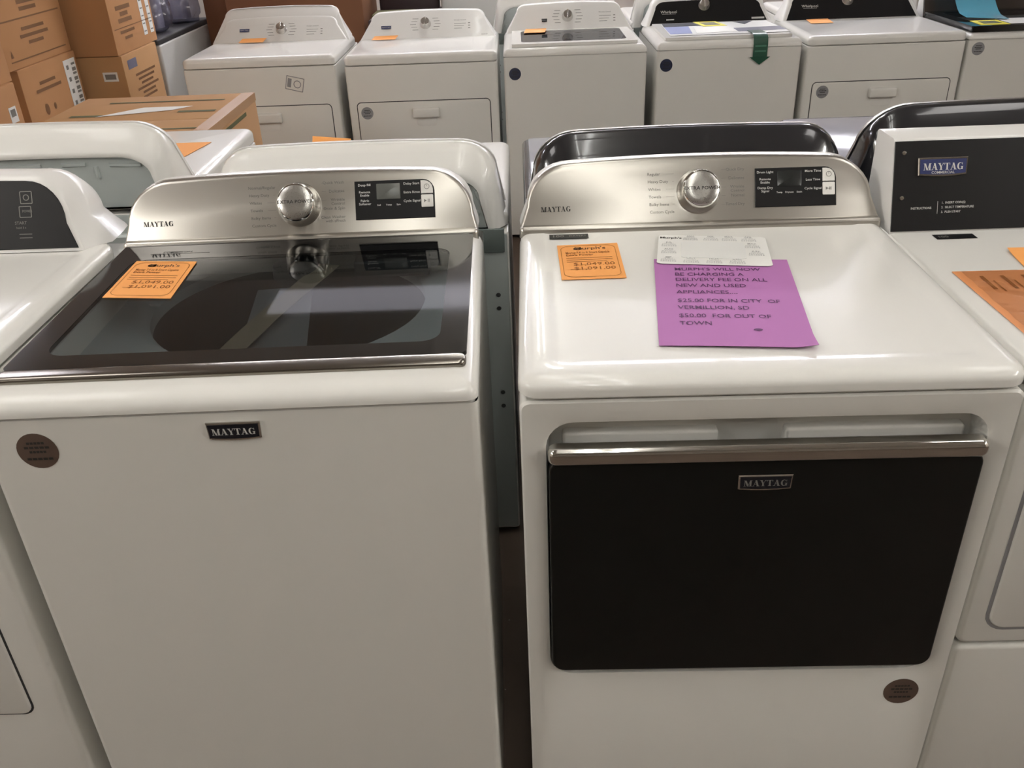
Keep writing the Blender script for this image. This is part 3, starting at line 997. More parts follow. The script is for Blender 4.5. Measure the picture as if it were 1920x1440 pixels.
MB().text('100', 0.016, -0.285, 0.557, 1.0012, 'LEFT', 1.0, None, 0.02).text('DRYERS', 0.011, -0.252, 0.557, 1.0012, 'LEFT', 0.85, None, 0.01).build('eco_lettering', 'ink_grey', v, smooth=False)

# ------------------------------------------------------------------ front row: commercial dryer on the right
CW = 0.686
t = thing('commercial_dryer', 'white dryer at the right edge with a tall flat black console plate', 'dryer', (0.700 + CW / 2, 0.004, 0))
b = MB()
b.rbox(-CW / 2, CW / 2, 0.03, 0.70, 0.022, 0.957, 0.004, 0.01, n=3)
b.build('cabinet', 'enamel_front', t)
MB().rbox(-CW / 2, CW / 2, 0.478, 0.956, -0.032, 0.0, 0.008, 0.016, FRONT(0), 4, n=5).build('upper_front', 'enamel_front', t)
MB().rbox(-CW / 2, CW / 2, 0.022, 0.472, -0.032, 0.0, 0.008, 0.014, FRONT(0), 4, n=5).build('lower_front', 'enamel_front', t)
x0, x1, z0, z1 = -CW / 2 + 0.040, CW / 2 - 0.04, 0.515, 0.915
MB().ringplate(rrect(x0 - 0.006, x1 + 0.006, z0 - 0.006, z1 + 0.006, 0.034, 5), rrect(x0, x1, z0, z1, 0.028, 5), -0.004, 0.0006, FRONT(0)).build('door_joint', 'sticker_grey', t, smooth=False)
d = MB().rbox(x0, x1, z0, z1, -0.003, 0.004, 0.0035, 0.028, FRONT(0), 3, n=5).build('door', 'enamel_front', t)
MB().rbox(-0.06, 0.06, z1 - 0.075, z1 - 0.03, 0.002, 0.026, 0.008, 0.008, FRONT(0), 3).build('door_handle', 'enamel_front', d)
dryer_lid(t, CW, 0.957, 0.987, 0.62, 0.016, emboss=False)
b = MB()
xa = -0.338
cs = [(0.546, 0.984), (0.598, 1.149), (0.602, 1.152), (0.675, 1.152), (0.680, 1.148), (0.684, 0.984)]
b.loft([[(xa, y, z) for y, z in cs], [(-xa, y, z) for y, z in cs]])
b.build('console_housing', 'white_plastic', t)
cfm = face_matrix(0.5455, 0.984, math.atan2(0.052, 0.165))
p = MB().plate([(xa + 0.002, 0.006), (-xa - 0.002, 0.006), (-xa - 0.002, 0.171), (xa + 0.002, 0.171)], -0.001, 0.003, 0.0006, cfm).build('console_plate', 'panel_black', t)
for vv in (0.150, 0.068):
    MB().lathe([(0.0045, 0.003), (0.0038, 0.005), (0.001, 0.0055)], cfm @ T(xa + 0.018, vv, 0), 12).build('plate_screw', 'chrome', p)
bd = badge(t, cfm @ T(-0.248, 0.124, 0.003), 0.092, 0.032, 'badge_blue', 'chrome')
MB().text('COMMERCIAL', 0.0065, 0, -0.0115, 0.0052, 'CENTER', 1.05, cfm @ T(-0.248, 0.124, 0.003), 0.01).build('badge_subtitle', 'ink_white', bd, smooth=False)
b = MB()
b.text('INSTRUCTIONS', 0.0058, -0.302, 0.048, 0.0036, 'LEFT', 0.95, cfm, 0.01)
b.rect(-0.2525, -0.2518, 0.037, 0.060, 0.0036, cfm)
for k, w_ in enumerate(('1.  INSERT COIN(S)', '2.  SELECT TEMPERATURE', '3.  PUSH START')):
    b.text(w_, 0.0056, -0.245, 0.057 - k * 0.0085, 0.0036, 'LEFT', 0.95, cfm, 0.01)
b.build('instruction_lettering', 'ink_white', p, smooth=False)
v = MB().rect(-0.265, -0.190, 0.505, 0.530, 0.9876).build('eco_label', 'panel_black', t, smooth=False)
MB().text('100', 0.014, -0.26, 0.5175, 0.988, 'LEFT', 1.0, None, 0.02).build('eco_lettering', 'ink_grey', v, smooth=False)

# ------------------------------------------------------------------ front row: white dryer on the left
LW = 0.686
t = thing('tumble_dryer', 'white dryer at the left edge with black rounded control panel', 'dryer', (-0.798 - LW / 2, 0.0, 0))
cabinet(t, LW, 0.70, 0.967)
dryer_lid(t, LW, 0.967, 1.0, 0.62, 0.022)
dryer_door(t, LW, -0.28, 0.285, 0.375, 0.86)
fm, fas = console(t, 0.305, 0.285, 0.135, 0.075, 0.085, 0.570, 1.0, math.radians(22), 0.74, 'panel_black', 'white_plastic', crown=0.004, fascia_inset=0.013, lip=False, flare=0.034)
b = MB()
for s, uu, vv, sz in (('START', 0.185, 0.056, 0.008), ('hold 3 s', 0.185, 0.047, 0.006)):
    b.text(s, sz, uu, vv, 0.0026, 'CENTER', 1.0, fm)
b.ringplate(rrect(0.188, 0.212, 0.092, 0.116, 0.002, 3), rrect(0.1895, 0.2105, 0.0935, 0.1145, 0.001, 3), 0.0024, 0.0028, fm)
b.ringplate(circ(0.2, 0.104, 0.006, 16), circ(0.2, 0.104, 0.0045, 16), 0.0024, 0.0028, fm)
b.ringplate(rrect(0.184, 0.208, 0.066, 0.088, 0.002, 3), rrect(0.1855, 0.2065, 0.0675, 0.0865, 0.001, 3), 0.0024, 0.0028, fm)
b.text('POWER', 0.007, 0.2, 0.078, 0.0028, 'CENTER', 0.8, fm)
for k in range(2):
    b.rect(0.180, 0.205, 0.034 - k * 0.007, 0.0355 - k * 0.007, 0.0026, fm)
b.build('panel_symbols', 'ink_grey', t, smooth=False)

# ------------------------------------------------------------------ middle row, standing with their backs to the front row
rear_machine('tumble_dryer', 'white dryer seen from behind at far left, ribbed metal sheet in its console', (-1.185, 1.80, 0), 0.70, 0.70, 0.90, 0.945, 0.200, 'enamel_front', 'enamel')
rear_machine('tumble_dryer', 'white dryer seen from behind, between the silver washer console and the far row', (-0.363, 1.60, 0), 0.682, 0.69, 0.885, 0.925, 0.195, 'enamel_front', 'enamel')
rear_machine('tumble_dryer', 'glossy black dryer seen from behind, directly behind the dryer with the purple notice', (0.390, 1.625, 0), 0.745, 0.71, 0.885, 0.925, 0.205, 'dark_enamel', 'dark_enamel', rx=0.10, rz=0.10)
rear_machine('tumble_dryer', 'glossy black dryer seen from behind at the right edge, behind the flat black console plate', (1.150, 1.66, 0), 0.745, 0.71, 0.90, 0.945, 0.21, 'dark_enamel', 'dark_enamel', rx=0.10, rz=0.10)

# ------------------------------------------------------------------ far row, facing the camera
FY = 3.28


def far_dryer(label, x0, x1, zs, zt, H, tilt, yb, kind, hood=0.0, door=None, y=FY):
    W = x1 - x0
    t = thing('tumble_dryer', label, 'dryer', ((x0 + x1) / 2, y, 0))
    cabinet(t, W, 0.70, zs)
    dryer_lid(t, W, zs, zt, 0.64, 0.03, emboss=False)
    hb = W / 2 - 0.012
    if kind == 'white':
        fm, _ = console(t, hb, hb - 0.055, H, 0.05, 0.035, yb, zt - 0.004, tilt, 0.71, 'white_plastic', 'white_plastic', crown=0.006, lip=False, hood=hood)
    else:
        fm, _ = console(t, hb, hb - 0.035, H, 0.05, 0.04, yb, zt - 0.004, tilt, 0.71, 'panel_black', 'white_plastic', crown=0.004, fascia_inset=0.022, lip=False, flare=0.01)
    dryer_door(t, W, -W / 2 + 0.042, W / 2 - 0.042, 0.22, door or 0.705)
    return t, fm, W


t, fm, W = far_dryer('leftmost white dryer of the far row, hooded console and tilted stamp on its front', -1.56, -0.844, 0.882, 0.93, 0.105, math.radians(42), 0.47, 'white', hood=0.045)
knob_fascia(t, fm, 0.005, 0.075, -0.185, 0.074, su=0.165, sv=0.062)
st = MB().plate([(-0.042, -0.032), (0.042, -0.032), (0.042, 0.032), (-0.042, 0.032)], 0, 0.0006, 0, FRONT(0, 0.158, 0.805) @ RZ(math.radians(-14))).build('stamp_label', 'enamel_front', t, smooth=False)
b = MB()
M = FRONT(0, 0.158, 0.805) @ RZ(math.radians(-14))
b.ringplate(rrect(-0.042, 0.042, -0.032, 0.032, 0.003, 3), rrect(-0.0385, 0.0385, -0.0285, 0.0285, 0.002, 3), 0.0006, 0.0012, M)
b.ringplate(circ(0.012, 0, 0.018, 16), circ(0.012, 0, 0.014, 16), 0.0006, 0.0012, M)
b.rect(-0.034, -0.016, -0.02, 0.02, 0.0010, M)
b.build('stamp_print', 'sticker_grey', st, smooth=False)

t, fm, W = far_dryer('white dryer in the far row with blue badge and grey round sticker, second from left', -0.802, -0.085, 0.872, 0.922, 0.118, math.radians(42), 0.46, 'white')
knob_fascia(t, fm, -0.012, 0.085, -0.213, 0.072, su=0.165, sv=0.075)
round_sticker(t, FRONT(-0.004, -0.273, 0.658), 0.029, 'sticker_grey')
MB().text('SENSOR DRY', 0.008, 0.29, 0.015, 0.0006, 'CENTER', 0.7, fm).build('corner_lettering', 'ink_grey', t, smooth=False)


def far_washer(label, x0, x1, zs, zt, H, tilt, yb, kind, pane, y=FY, frit='enamel', lid_y=(0.03, 0.47), border=(0.045, 0.05, 0.03), fm_pack=True):
    W = x1 - x0
    t = thing('washing_machine', label, 'washing machine', ((x0 + x1) / 2, y, 0))
    cabinet(t, W, 0.68, zs, open_top=True)
    washer_top(t, W, 0.68, zs, zt, W / 2 - 0.09, 0.09, 0.43, (W / 2 - 0.04, lid_y[0], lid_y[1]), zt + 0.014, frit=frit, pane=pane, border=border, tub_r=0.2)
    hb = W / 2 - 0.012
    if kind == 'white':
        fm, _ = console(t, hb, hb - 0.055, H, 0.05, 0.035, yb, zt - 0.002, tilt, 0.70, 'white_plastic', 'white_plastic', crown=0.006, lip=False)
    else:
        fm, _ = console(t, hb, hb - 0.035, H, 0.05, 0.04, yb, zt - 0.002, tilt, 0.70, 'panel_black', 'white_plastic', crown=0.004, fascia_inset=0.022, lip=False, flare=0.01)
    return t, fm, W


t, fm, W = far_washer('white top-load washer in the far row with a pale glass lid, third from left', -0.055, 0.612, 0.885, 0.925, 0.125, math.radians(32), 0.49, 'white', 'pane_far')
knob_fascia(t, fm, -0.006, 0.080, -0.125, 0.062, 0.03, 0.018, su=0.185, sv=0.07, fill='badge_navy')
round_sticker(t, FRONT(0.0, -0.282, 0.812), 0.028, 'sticker_navy')

t, fm, W = far_washer('white top-load washer in the far row with navy console and printed sheets on its lid', 0.659, 1.329, 0.888, 0.928, 0.125, math.radians(36), 0.52, 'black', 'pane_far', lid_y=(0.03, 0.50))
knob_fascia(t, fm, -0.018, 0.105, -0.20, 0.075, su=0.175, sv=0.075, ink='ink_grey', word='Whirlpool', knob_m='silver')
MB().rect(-0.215, -0.175, 0.030, 0.036, 0.0028, fm).rect(0.22, 0.285, 0.022, 0.032, 0.0028, fm).build('panel_marks', 'ink_white', t, smooth=False)
round_sticker(t, FRONT(0.0, -0.290, 0.826), 0.029, 'sticker_navy')

t, fm, W = far_dryer('white dryer in the far row with black console and grey round door sticker', 1.357, 2.084, 0.885, 0.93, 0.125, math.radians(36), 0.52, 'black', door=0.722)
knob_fascia(t, fm, -0.012, 0.105, -0.205, 0.078, su=0.175, sv=0.075, word='Whirlpool', knob_m='silver')
round_sticker(t, FRONT(-0.004, -0.273, 0.680), 0.029, 'sticker_grey')

# washer at the far right with black glass lid and smoked rounded console
x0, x1 = 2.097, 2.77
W = x1 - x0
t = thing('washing_machine', 'white washer at the right end of the far row, black-edged lid and smoked console', 'washing machine', ((x0 + x1) / 2, FY, 0))
cabinet(t, W, 0.68, 0.885, open_top=True)
washer_top(t, W, 0.68, 0.885, 0.918, W / 2 - 0.09, 0.09, 0.43, (W / 2 - 0.008, 0.015, 0.56), 0.945, frit='black_gloss', pane='lid_glass', border=(0.06, 0.06, 0.05), tub_r=0.2)
fm, _ = console(t, W / 2 - 0.008, W / 2 - 0.012, 0.13, 0.03, 0.03, 0.555, 0.916, math.radians(24), 0.70, 'brown_smoke', 'white_plastic', lip=False)
round_sticker(t, FRONT(0.0, -0.290, 0.849), 0.029, 'sticker_grey')

# row beyond, backs towards the far row
rear_machine('tumble_dryer', 'white machine seen from behind beyond the pale glass lid washer', (0.225, 4.78, 0), 0.69, 0.68, 0.87, 0.91, 0.205, 'enamel_front', 'enamel')
rear_machine('tumble_dryer', 'white machine seen from behind beyond the navy console washer', (0.985, 4.80, 0), 0.69, 0.68, 0.87, 0.91, 0.205, 'enamel_front', 'enamel')
rear_machine('tumble_dryer', 'white machine seen from behind beyond the black console dryer at the right', (1.86, 4.80, 0), 0.69, 0.68, 0.87, 0.91, 0.205, 'enamel_front', 'enamel')


# ------------------------------------------------------------------ cards and papers on the machines
price_tag('orange price tag on the white top of the dryer beside the purple notice', [(0.074, 0.509), (0.186, 0.513), (0.185, 0.346), (0.075, 0.346)], 0.9992)
price_tag('orange price tag on the dark glass lid of the washer', [(-0.700, 0.478), (-0.585, 0.466), (-0.577, 0.300), (-0.697, 0.314)], 1.0080)
t = price_tag('large glossy orange card in a plastic sleeve on the right edge dryer', [(0.738, 0.354), (0.955, 0.350), (0.955, 0.075), (0.742, 0.078)], 0.9873, mat_name='orange_gloss', full=False)
b = MB()
for k in range(5):
    b.rect(-0.075 + 0.034 * k, -0.069 + 0.034 * k, 0.06, 0.115, 0.0024)
    b.rect(-0.062 + 0.034 * k, -0.059 + 0.034 * k, 0.05, 0.095, 0.0024)
b.build('card_print', 'ink_orange', t, smooth=False)
b = MB()
vs, fs = [], []
for j in range(25):
    for i in range(19):
        u, v = i / 18, j / 24
        px, py = -0.098 + 0.205 * u, -0.130 + 0.262 * v
        h = 0.0042 + 0.0032 * noise.noise((px * 22, py * 34, 3.1)) + 0.0018 * noise.noise((px * 60, py * 70, 1.3))
        vs.append((px, py, max(0.0026, h)))
for j in range(24):
    for i in range(18):
        a = j * 19 + i
        fs.append((a, a + 1, a + 20, a + 19))
b.add(vs, fs).build('plastic_sleeve', 'sleeve', t)
price_tag('small orange price tag at the right edge beyond the plastic sleeve', [(0.874, 0.444), (1.0, 0.440), (0.99, 0.36), (0.866, 0.364)], 0.9873, full=False, lift=0.004)
price_tag('orange price tag on the white dryer seen from behind at far left', [(-1.03, 1.62), (-0.915, 1.62), (-0.945, 1.46), (-1.06, 1.46)], 0.9455, full=False)
price_tag('orange price tag peeking over the white console seen from behind', [(-0.572, 1.46, 0.990), (-0.465, 1.46, 0.979), (-0.465, 1.40, 0.926), (-0.572, 1.40, 0.926)], 0.93, full=False)
price_tag('orange price tag at the foot of the hooded console in the far row', [(-1.405, 3.835), (-1.255, 3.83), (-1.29, 3.70), (-1.43, 3.70)], 0.9305, full=False) if False else None


def leaning_tag(label, x0, x1, y0, z0, y1, z1):
    return price_tag(label, [(x0 + 0.012, y1, z1), (x1 + 0.012, y1, z1), (x1, y0, z0), (x0, y0, z0)], z0, full=False)


leaning_tag('orange price tag leaning on the hooded console of the leftmost far dryer', -1.405, -1.280, 3.715, 0.934, 3.755, 0.948)
leaning_tag('orange price tag leaning on the white console with the blue badge', -0.725, -0.605, 3.70, 0.926, 3.742, 0.938)
leaning_tag('orange price tag on the pale glass lid in the far row', 0.045, 0.150, 3.63, 0.942, 3.75, 0.944)
leaning_tag('orange price tag on the far dryer with the black console', 1.475, 1.585, 3.66, 0.932, 3.79, 0.934)

# purple notice
tl, tr, br, bl = Vector((0.242, 0.424)), Vector((0.470, 0.401)), Vector((0.424, 0.064)), Vector((0.203, 0.090))
t = thing('paper_notice', 'purple paper notice about delivery fees on the white dryer top', 'notice', (0.335, 0.245, 0.9995))
N = 14


def pn(u, v, dz):
    p = (tl * (1 - u) + tr * u) * (1 - v) + (bl * (1 - u) + br * u) * v
    z = 0.0014 + 0.0010 * math.sin(u * 3.0) * v + 0.010 * max(0, v - 0.86) * u + 0.045 * max(0, u + v - 1.88)
    return (p.x - 0.335, p.y - 0.245, z + dz)


def sheet(fn, n, th):
    vs = [fn(i / n, j / n, th) for j in range(n + 1) for i in range(n + 1)] + [fn(i / n, j / n, 0) for j in range(n + 1) for i in range(n + 1)]
    m = (n + 1) ** 2
    fs = []
    for j in range(n):
        for i in range(n):
            a = j * (n + 1) + i
            fs.append((a, a + n + 1, a + n + 2, a + 1))
            fs.append((m + a, m + a + 1, m + a + n + 2, m + a + n + 1))
    for i in range(n):
        fs.append((i + 1, i, m + i, m + i + 1))
        a = n * (n + 1) + i
        fs.append((a, a + 1, m + a + 1, m + a))
        a = i * (n + 1)
        fs.append((a, a + n + 1, m + a + n + 1, m + a))
        a = i * (n + 1) + n
        fs.append((a + n + 1, a, m + a, m + a + n + 1))
    return MB().add(vs, fs)


sheet(pn, N, 0.0005).build('notice_sheet', 'purple_paper', t)
k = MB()
rows = ["MURPH'S WILL NOW", 'BE CHARGING A', 'DELIVERY FEE ON ALL', 'NEW AND USED', 'APPLIANCES....', '$25.00 FOR IN CITY  OF', 'VERMILLION, SD', '$50.00  FOR OUT OF', 'TOWN']
vv = [0.858, 0.790, 0.722, 0.648, 0.568, 0.468, 0.390, 0.300, 0.220]
for s, q in zip(rows, vv):
    k.text(s, 0.055, 0.145, q, 0, 'LEFT', 1.22, None, 0.006)
MB().add([pn(p.x, 1 - p.y, 0.0012) for p in k.v], k.f).build('notice_lettering', 'ink_purple', t, smooth=False)
k = MB().plate([(0.655 + 0.03 * math.cos(a * 0.5), 0.165 + 0.012 * math.sin(a * 0.5)) for a in range(12)], 0, 0)
MB().add([pn(p.x, 1 - p.y, 0.0010) for p in k.v], k.f).build('smudge', 'ink_purple', t, smooth=False)

# calendar card overlapping the top of the notice
tl2, tr2, br2, bl2 = Vector((0.268, 0.545)), Vector((0.460, 0.514)), Vector((0.438, 0.368)), Vector((0.243, 0.398))
t = thing('calendar_card', 'white calendar card overlapping the top edge of the purple notice', 'calendar', (0.35, 0.455, 1.0))


def pc(u, v, dz):
    p = (tl2 * (1 - u) + tr2 * u) * (1 - v) + (bl2 * (1 - u) + br2 * u) * v
    return (p.x - 0.35, p.y - 0.455, 0.0010 + 0.0022 * v + dz)


def on_card(mb, dz):
    return MB().add([pc(p.x, 1 - p.y, dz + p.z) for p in mb.v], mb.f)


on_card(MB().plate(rrect(0, 1, 0, 1, 0.05, 4), 0, 0.0006), 0).build('card', 'white_paper', t, smooth=False)
on_card(MB().plate(rrect(0.215, 0.79, 0.20, 0.76, 0.05, 4), 0.0006, 0.0016), 0).build('magnet_pad', 'gloss_paper', t, smooth=False)
k = MB()
MON = ['JAN', 'FEB', 'MAR', 'APR', 'MAY', 'JUN', 'JUL', 'AUG', 'SEP', 'OCT', 'NOV', 'DEC']
spots = [(0.30, 0.90), (0.49, 0.90), (0.66, 0.90), (0.84, 0.90), (0.86, 0.66), (0.88, 0.40), (0.10, 0.66), (0.10, 0.42), (0.10, 0.14), (0.30, 0.12), (0.50, 0.12), (0.70, 0.12)]
for s, (cx, cy) in zip(MON, spots):
    k.text(s, 0.055, cx, cy + 0.07, 0, 'CENTER', 0.7, None, 0.01)
    for r_ in range(4):
        k.text(' '.join(str(min(31, 1 + r_ * 7 + q)) for q in range(7)), 0.042, cx, cy + 0.03 - 0.032 * r_, 0, 'CENTER', 0.38)
k.text('SIOUX FALLS', 0.05, 0.895, 0.12, 0, 'CENTER', 0.5).text('SOUTH DAKOTA', 0.05, 0.895, 0.06, 0, 'CENTER', 0.5) if False else None
on_card(k, 0.0010).build('calendar_lettering', 'sticker_grey', t, smooth=False)
k = MB().text("Murph's", 0.085, 0.115, 0.89, 0, 'CENTER', 0.75, None, 0.03)
on_card(k, 0.0010).build('shop_lettering', 'ink', t, smooth=False)

# printed sheets, energy label and green tape on the navy console washer
ZL = 0.9435
t = thing('lid_booklet', 'printed white and navy sheets lying on the lid of the navy console washer', 'leaflet', (1.0, 3.54, ZL))
def flat(name, pts, z, m, par, ox=1.0, oy=3.54):
    return MB().plate([(p[0] - ox, p[1] - oy) for p in pts][::-1], z, z + 0.0008).build(name, m, par, smooth=False)
flat('sheet_white', [(0.74, 3.74), (1.27, 3.74), (1.29, 3.36), (0.73, 3.36)], 0.0, 'gloss_paper', t)
flat('navy_print', [(0.745, 3.745), (0.90, 3.745), (0.93, 3.64), (0.74, 3.64)], 0.0012, 'print_navy', t)
flat('blue_print', [(0.74, 3.63), (0.86, 3.63), (0.84, 3.40), (0.735, 3.40)], 0.0012, 'print_blue', t)
flat('slate_print', [(1.06, 3.52), (1.285, 3.54), (1.29, 3.43), (1.06, 3.41)], 0.0012, 'print_slate', t)
flat('navy_triangle', [(1.10, 3.745), (1.20, 3.745), (1.14, 3.64)], 0.0012, 'print_navy', t)
flat('grey_print', [(0.88, 3.60), (1.05, 3.60), (1.05, 3.42), (0.86, 3.40)], 0.0012, 'white_paper', t)


def energy_label(label, pts, z):
    cx = sum(p[0] for p in pts) / 4
    cy = sum(p[1] for p in pts) / 4
    t = thing('energy_label', label, 'label', (cx, cy, z), 0)
    flat('label_sheet', pts, 0.0, 'yellow', t, cx, cy)
    q = [(cx + (p[0] - cx) * 0.62, cy + (p[1] - cy) * 0.55) for p in pts]
    flat('label_print', q, 0.001, 'print_olive', t, cx, cy)
    return t


energy_label('yellow energy label on the printed sheets of the navy console washer', [(0.905, 3.765), (1.02, 3.765), (1.045, 3.60), (0.93, 3.60)], ZL + 0.0025)
t = thing('tape_arrow', 'green arrow tape hanging over the lid edge of the navy console washer', 'tape', (1.135, 3.30, 0.95))
path = [(0.13, -0.004), (0.03, -0.002), (0.0, -0.005), (-0.020, -0.020), (-0.026, -0.045), (-0.027, -0.10)]
rg = [[(-0.033, y, z), (0.033, y, z), (0.033, y - 0.0008, z + 0.0006), (-0.033, y - 0.0008, z + 0.0006)] for y, z in path]
MB().loft(rg).build('tape_strip', 'tape_green', t)
MB().plate([(-0.048, -0.10), (0.0, -0.135), (0.048, -0.10)], 0.0, 0.0012, 0, FRONT(-0.0275)).build('arrow_head', 'tape_green', t, smooth=False)
b = MB()
for zz in (-0.052, -0.075):
    b.rect(-0.026, 0.026, zz - 0.004, zz + 0.004, 0.0012, FRONT(-0.0268))
b.build('tape_print', 'tape_green_pale', t, smooth=False)

# sheets on the black lid at the right edge
energy_label('yellow energy label on the black lid at the right edge', [(2.165, 3.46), (2.29, 3.46), (2.29, 3.32), (2.155, 3.32)], 0.9455)
t = thing('leaflet', 'pinkish white leaflet beside the yellow label on the black lid', 'leaflet', (2.40, 3.42, 0.9455))
flat('sheet', [(2.30, 3.50), (2.56, 3.50), (2.56, 3.335), (2.30, 3.335)], 0.0, 'gloss_paper', t, 2.40, 3.42)
b = MB()
rg = []
for k in range(11):
    s = k / 10
    yy = 3.50 + 0.33 * s ** 0.8
    zz = 0.956 + 0.012 * math.sin(s * 3.1) + 0.34 * max(0, s - 0.18) ** 1.5
    rg.append([(2.165 + 0.02 * s, yy, zz + 0.001), (2.345 + 0.03 * s, yy - 0.05 * (1 - s), zz - 0.006), (2.345 + 0.03 * s, yy - 0.05 * (1 - s) , zz - 0.007), (2.165 + 0.02 * s, yy, zz)])
b.loft(rg)
tag(b.build('blue_plastic_sheet', 'blue_sheet'), 'glossy blue sheet curling up against the smoked console at the right edge', 'sheet')


# ------------------------------------------------------------------ cardboard boxes and the left side
def carton(label, x0, x1, y0, y1, z0, z1, m='cardboard', rz=0.0, top=False):
    cx, cy = (x0 + x1) / 2, (y0 + y1) / 2
    t = thing('cardboard_box', label, 'box', (cx, cy, z0), rz)
    a, c, h = (x1 - x0) / 2, (y1 - y0) / 2, z1 - z0
    if not top:
        MB().rbox(-a, a, -c, c, 0, h, 0.006, 0.006, seg=2, n=2).build('box_body', m, t)
    else:
        MB().rbox(-a, a, -c, c, 0, h - 0.006, 0.003, 0.006, seg=2, n=2).build('box_body', m, t)
        MB().rbox(-a, a, -c, -0.10, h - 0.006, h, 0.002, 0.003, seg=2, n=2).build('flap', m, t)
        MB().rbox(-a, a, -0.095, c, h - 0.006, h, 0.002, 0.003, seg=2, n=2).build('flap', m, t)
    return t, a, c, h


def side_M(a):
    """u along +y, v up, outward +x"""
    return T(a, 0, 0) @ RZ(math.pi / 2) @ RX(math.pi / 2)


def print_rows(b, M, u, v, rows, w, gap, hgt):
    for k in range(rows):
        ww = w * (0.75 + 0.25 * math.sin(k * 2.3 + u * 40))
        b.rect(u - ww / 2, u + ww / 2, v - k * gap, v - k * gap + hgt, 0.0012, M)


# open-topped row: box between the middle row and the far row
t, a, c, h = carton('brown cardboard box with green print standing behind the white dryers', -1.715, -1.045, 1.92, 2.60, 0, 0.90, 'cardboard', top=True)
MB().rbox(-a, a, -0.012, 0.012 + 0.0, h, h + 0.001, 0.0005, 0.001, T(0, -0.0975, 0)).build('flap_gap', 'ink_brown', t, smooth=False) if False else None
b = MB()
b.add([(-0.16, -0.02, h + 0.002), (0.10, 0.06, h + 0.002), (0.16, 0.12, h + 0.002), (-0.03, 0.12, h + 0.002)], [(0, 1, 2, 3)])
b.build('torn_label', 'white_paper', t, smooth=False)
b = MB()
for u, v, w in ((-0.20, 0.0, 0.12), (0.2, 0.03, 0.14)):
    b.rect(u - w / 2, u + w / 2, v - 0.014, v + 0.014, h + 0.0015)
b.rect(-0.2, 0.25, 0.215, 0.232, h + 0.0015)
b.rect(-0.1, 0.30, -0.25, -0.235, h + 0.0015)
M = side_M(a)
b.rect(-0.2, 0.18, h - 0.055, h - 0.04, 0.0012, M)
b.rect(-0.2, 0.05, h - 0.10, h - 0.085, 0.0012, M)
b.build('box_print', 'ink_green', t, smooth=False)
b = MB()
b.rbox(-0.34, 0.34, h - 0.03, h + 0.002, -0.001, 0.0015, 0.0006, 0.002, M, 1)
b.rbox(a - 0.05, a + 0.001, -0.34, 0.34, h - 0.002, h + 0.0016, 0.0006, 0.002, None, 1)
b.build('box_tape', 'box_tape', t)

# stack along the left wall, seen along its right-hand faces
def carton_print(t, a, c, h, big=True):
    M = side_M(a)
    b = MB()
    print_rows(b, M, 0.0, h * 0.42, 5, c * 0.62, 0.028, 0.016)
    b.rect(-c * 0.85, c * 0.9, h * 0.24, h * 0.248, 0.0012, M)
    print_rows(b, M, 0.0, h * 0.18, 3, c * 0.9, 0.03, 0.014)
    b.rect(-c * 0.85, c * 0.85, h * 0.035, h * 0.042, 0.0012, M)
    b.add([(-c * 0.82, h * 0.06, 0.0012), (-c * 0.74, h * 0.06, 0.0012), (-c * 0.78, h * 0.10, 0.0012)], [(0, 1, 2)], M)
    b.build('box_print', 'ink_brown', t, smooth=False)


t, a, c, h = carton('upper cardboard box of the nearest stack on the left, printed with brown text', -2.90, -2.20, 2.955, 3.585, 0.953, 1.75, 'cardboard_deep')
carton_print(t, a, c, h)
t, a, c, h = carton('lower cardboard box of the nearest stack on the left, with a white barcode label', -2.88, -2.19, 3.01, 3.585, 0.0, 0.951, 'cardboard_deep')
M = side_M(a)
lb = MB().rect(0.14, 0.265, h - 0.30, h - 0.03, 0.0012, M).build('barcode_label', 'white_paper', t, smooth=False)
b = MB()
for k in range(9):
    b.rect(0.215, 0.255, h - 0.05 - k * 0.022 - 0.010 - 0.006 * (k % 2), h - 0.05 - k * 0.022, 0.0018, M)
for k in range(4):
    b.rect(0.16, 0.185, h - 0.075 - k * 0.055, h - 0.055 - k * 0.055, 0.0018, M)
b.build('barcode', 'ink_grey', lb, smooth=False)
b = MB()
print_rows(b, M, -0.05, h - 0.09, 2, 0.3, 0.03, 0.014)
for u, v, r in ((-0.12, h - 0.20, 0.02), (-0.04, h - 0.20, 0.012), (-0.02, h - 0.34, 0.025)):
    b.add([(p[0], p[1], 0.0012) for p in circ(u, v, r, 10, r * 1.3)], [tuple(range(10))], M)
print_rows(b, M, -0.05, h - 0.26, 3, 0.26, 0.02, 0.01)
b.build('box_print', 'ink_brown', t, smooth=False)
t, a, c, h = carton('cardboard box at the left edge, in front of the barcode label box', -2.86, -2.16, 2.25, 2.90, 0.0, 0.925, 'cardboard_deep')
M = side_M(a)
lb = MB().rect(0.22, 0.28, h - 0.155, h - 0.09, 0.0012, M).build('barcode_label', 'white_paper', t, smooth=False)
MB().rect(0.23, 0.27, h - 0.13, h - 0.10, 0.0018, M).build('barcode', 'ink_grey', lb, smooth=False)
b = MB()
print_rows(b, M, 0.2, h - 0.2, 4, 0.16, 0.02, 0.01)
b.build('box_print', 'ink_brown', t, smooth=False)
carton('cardboard box at the left edge, on top of the box in front of the stack', -2.86, -2.175, 2.22, 2.925, 0.962 if False else 0.927, 1.72, 'cardboard_deep')

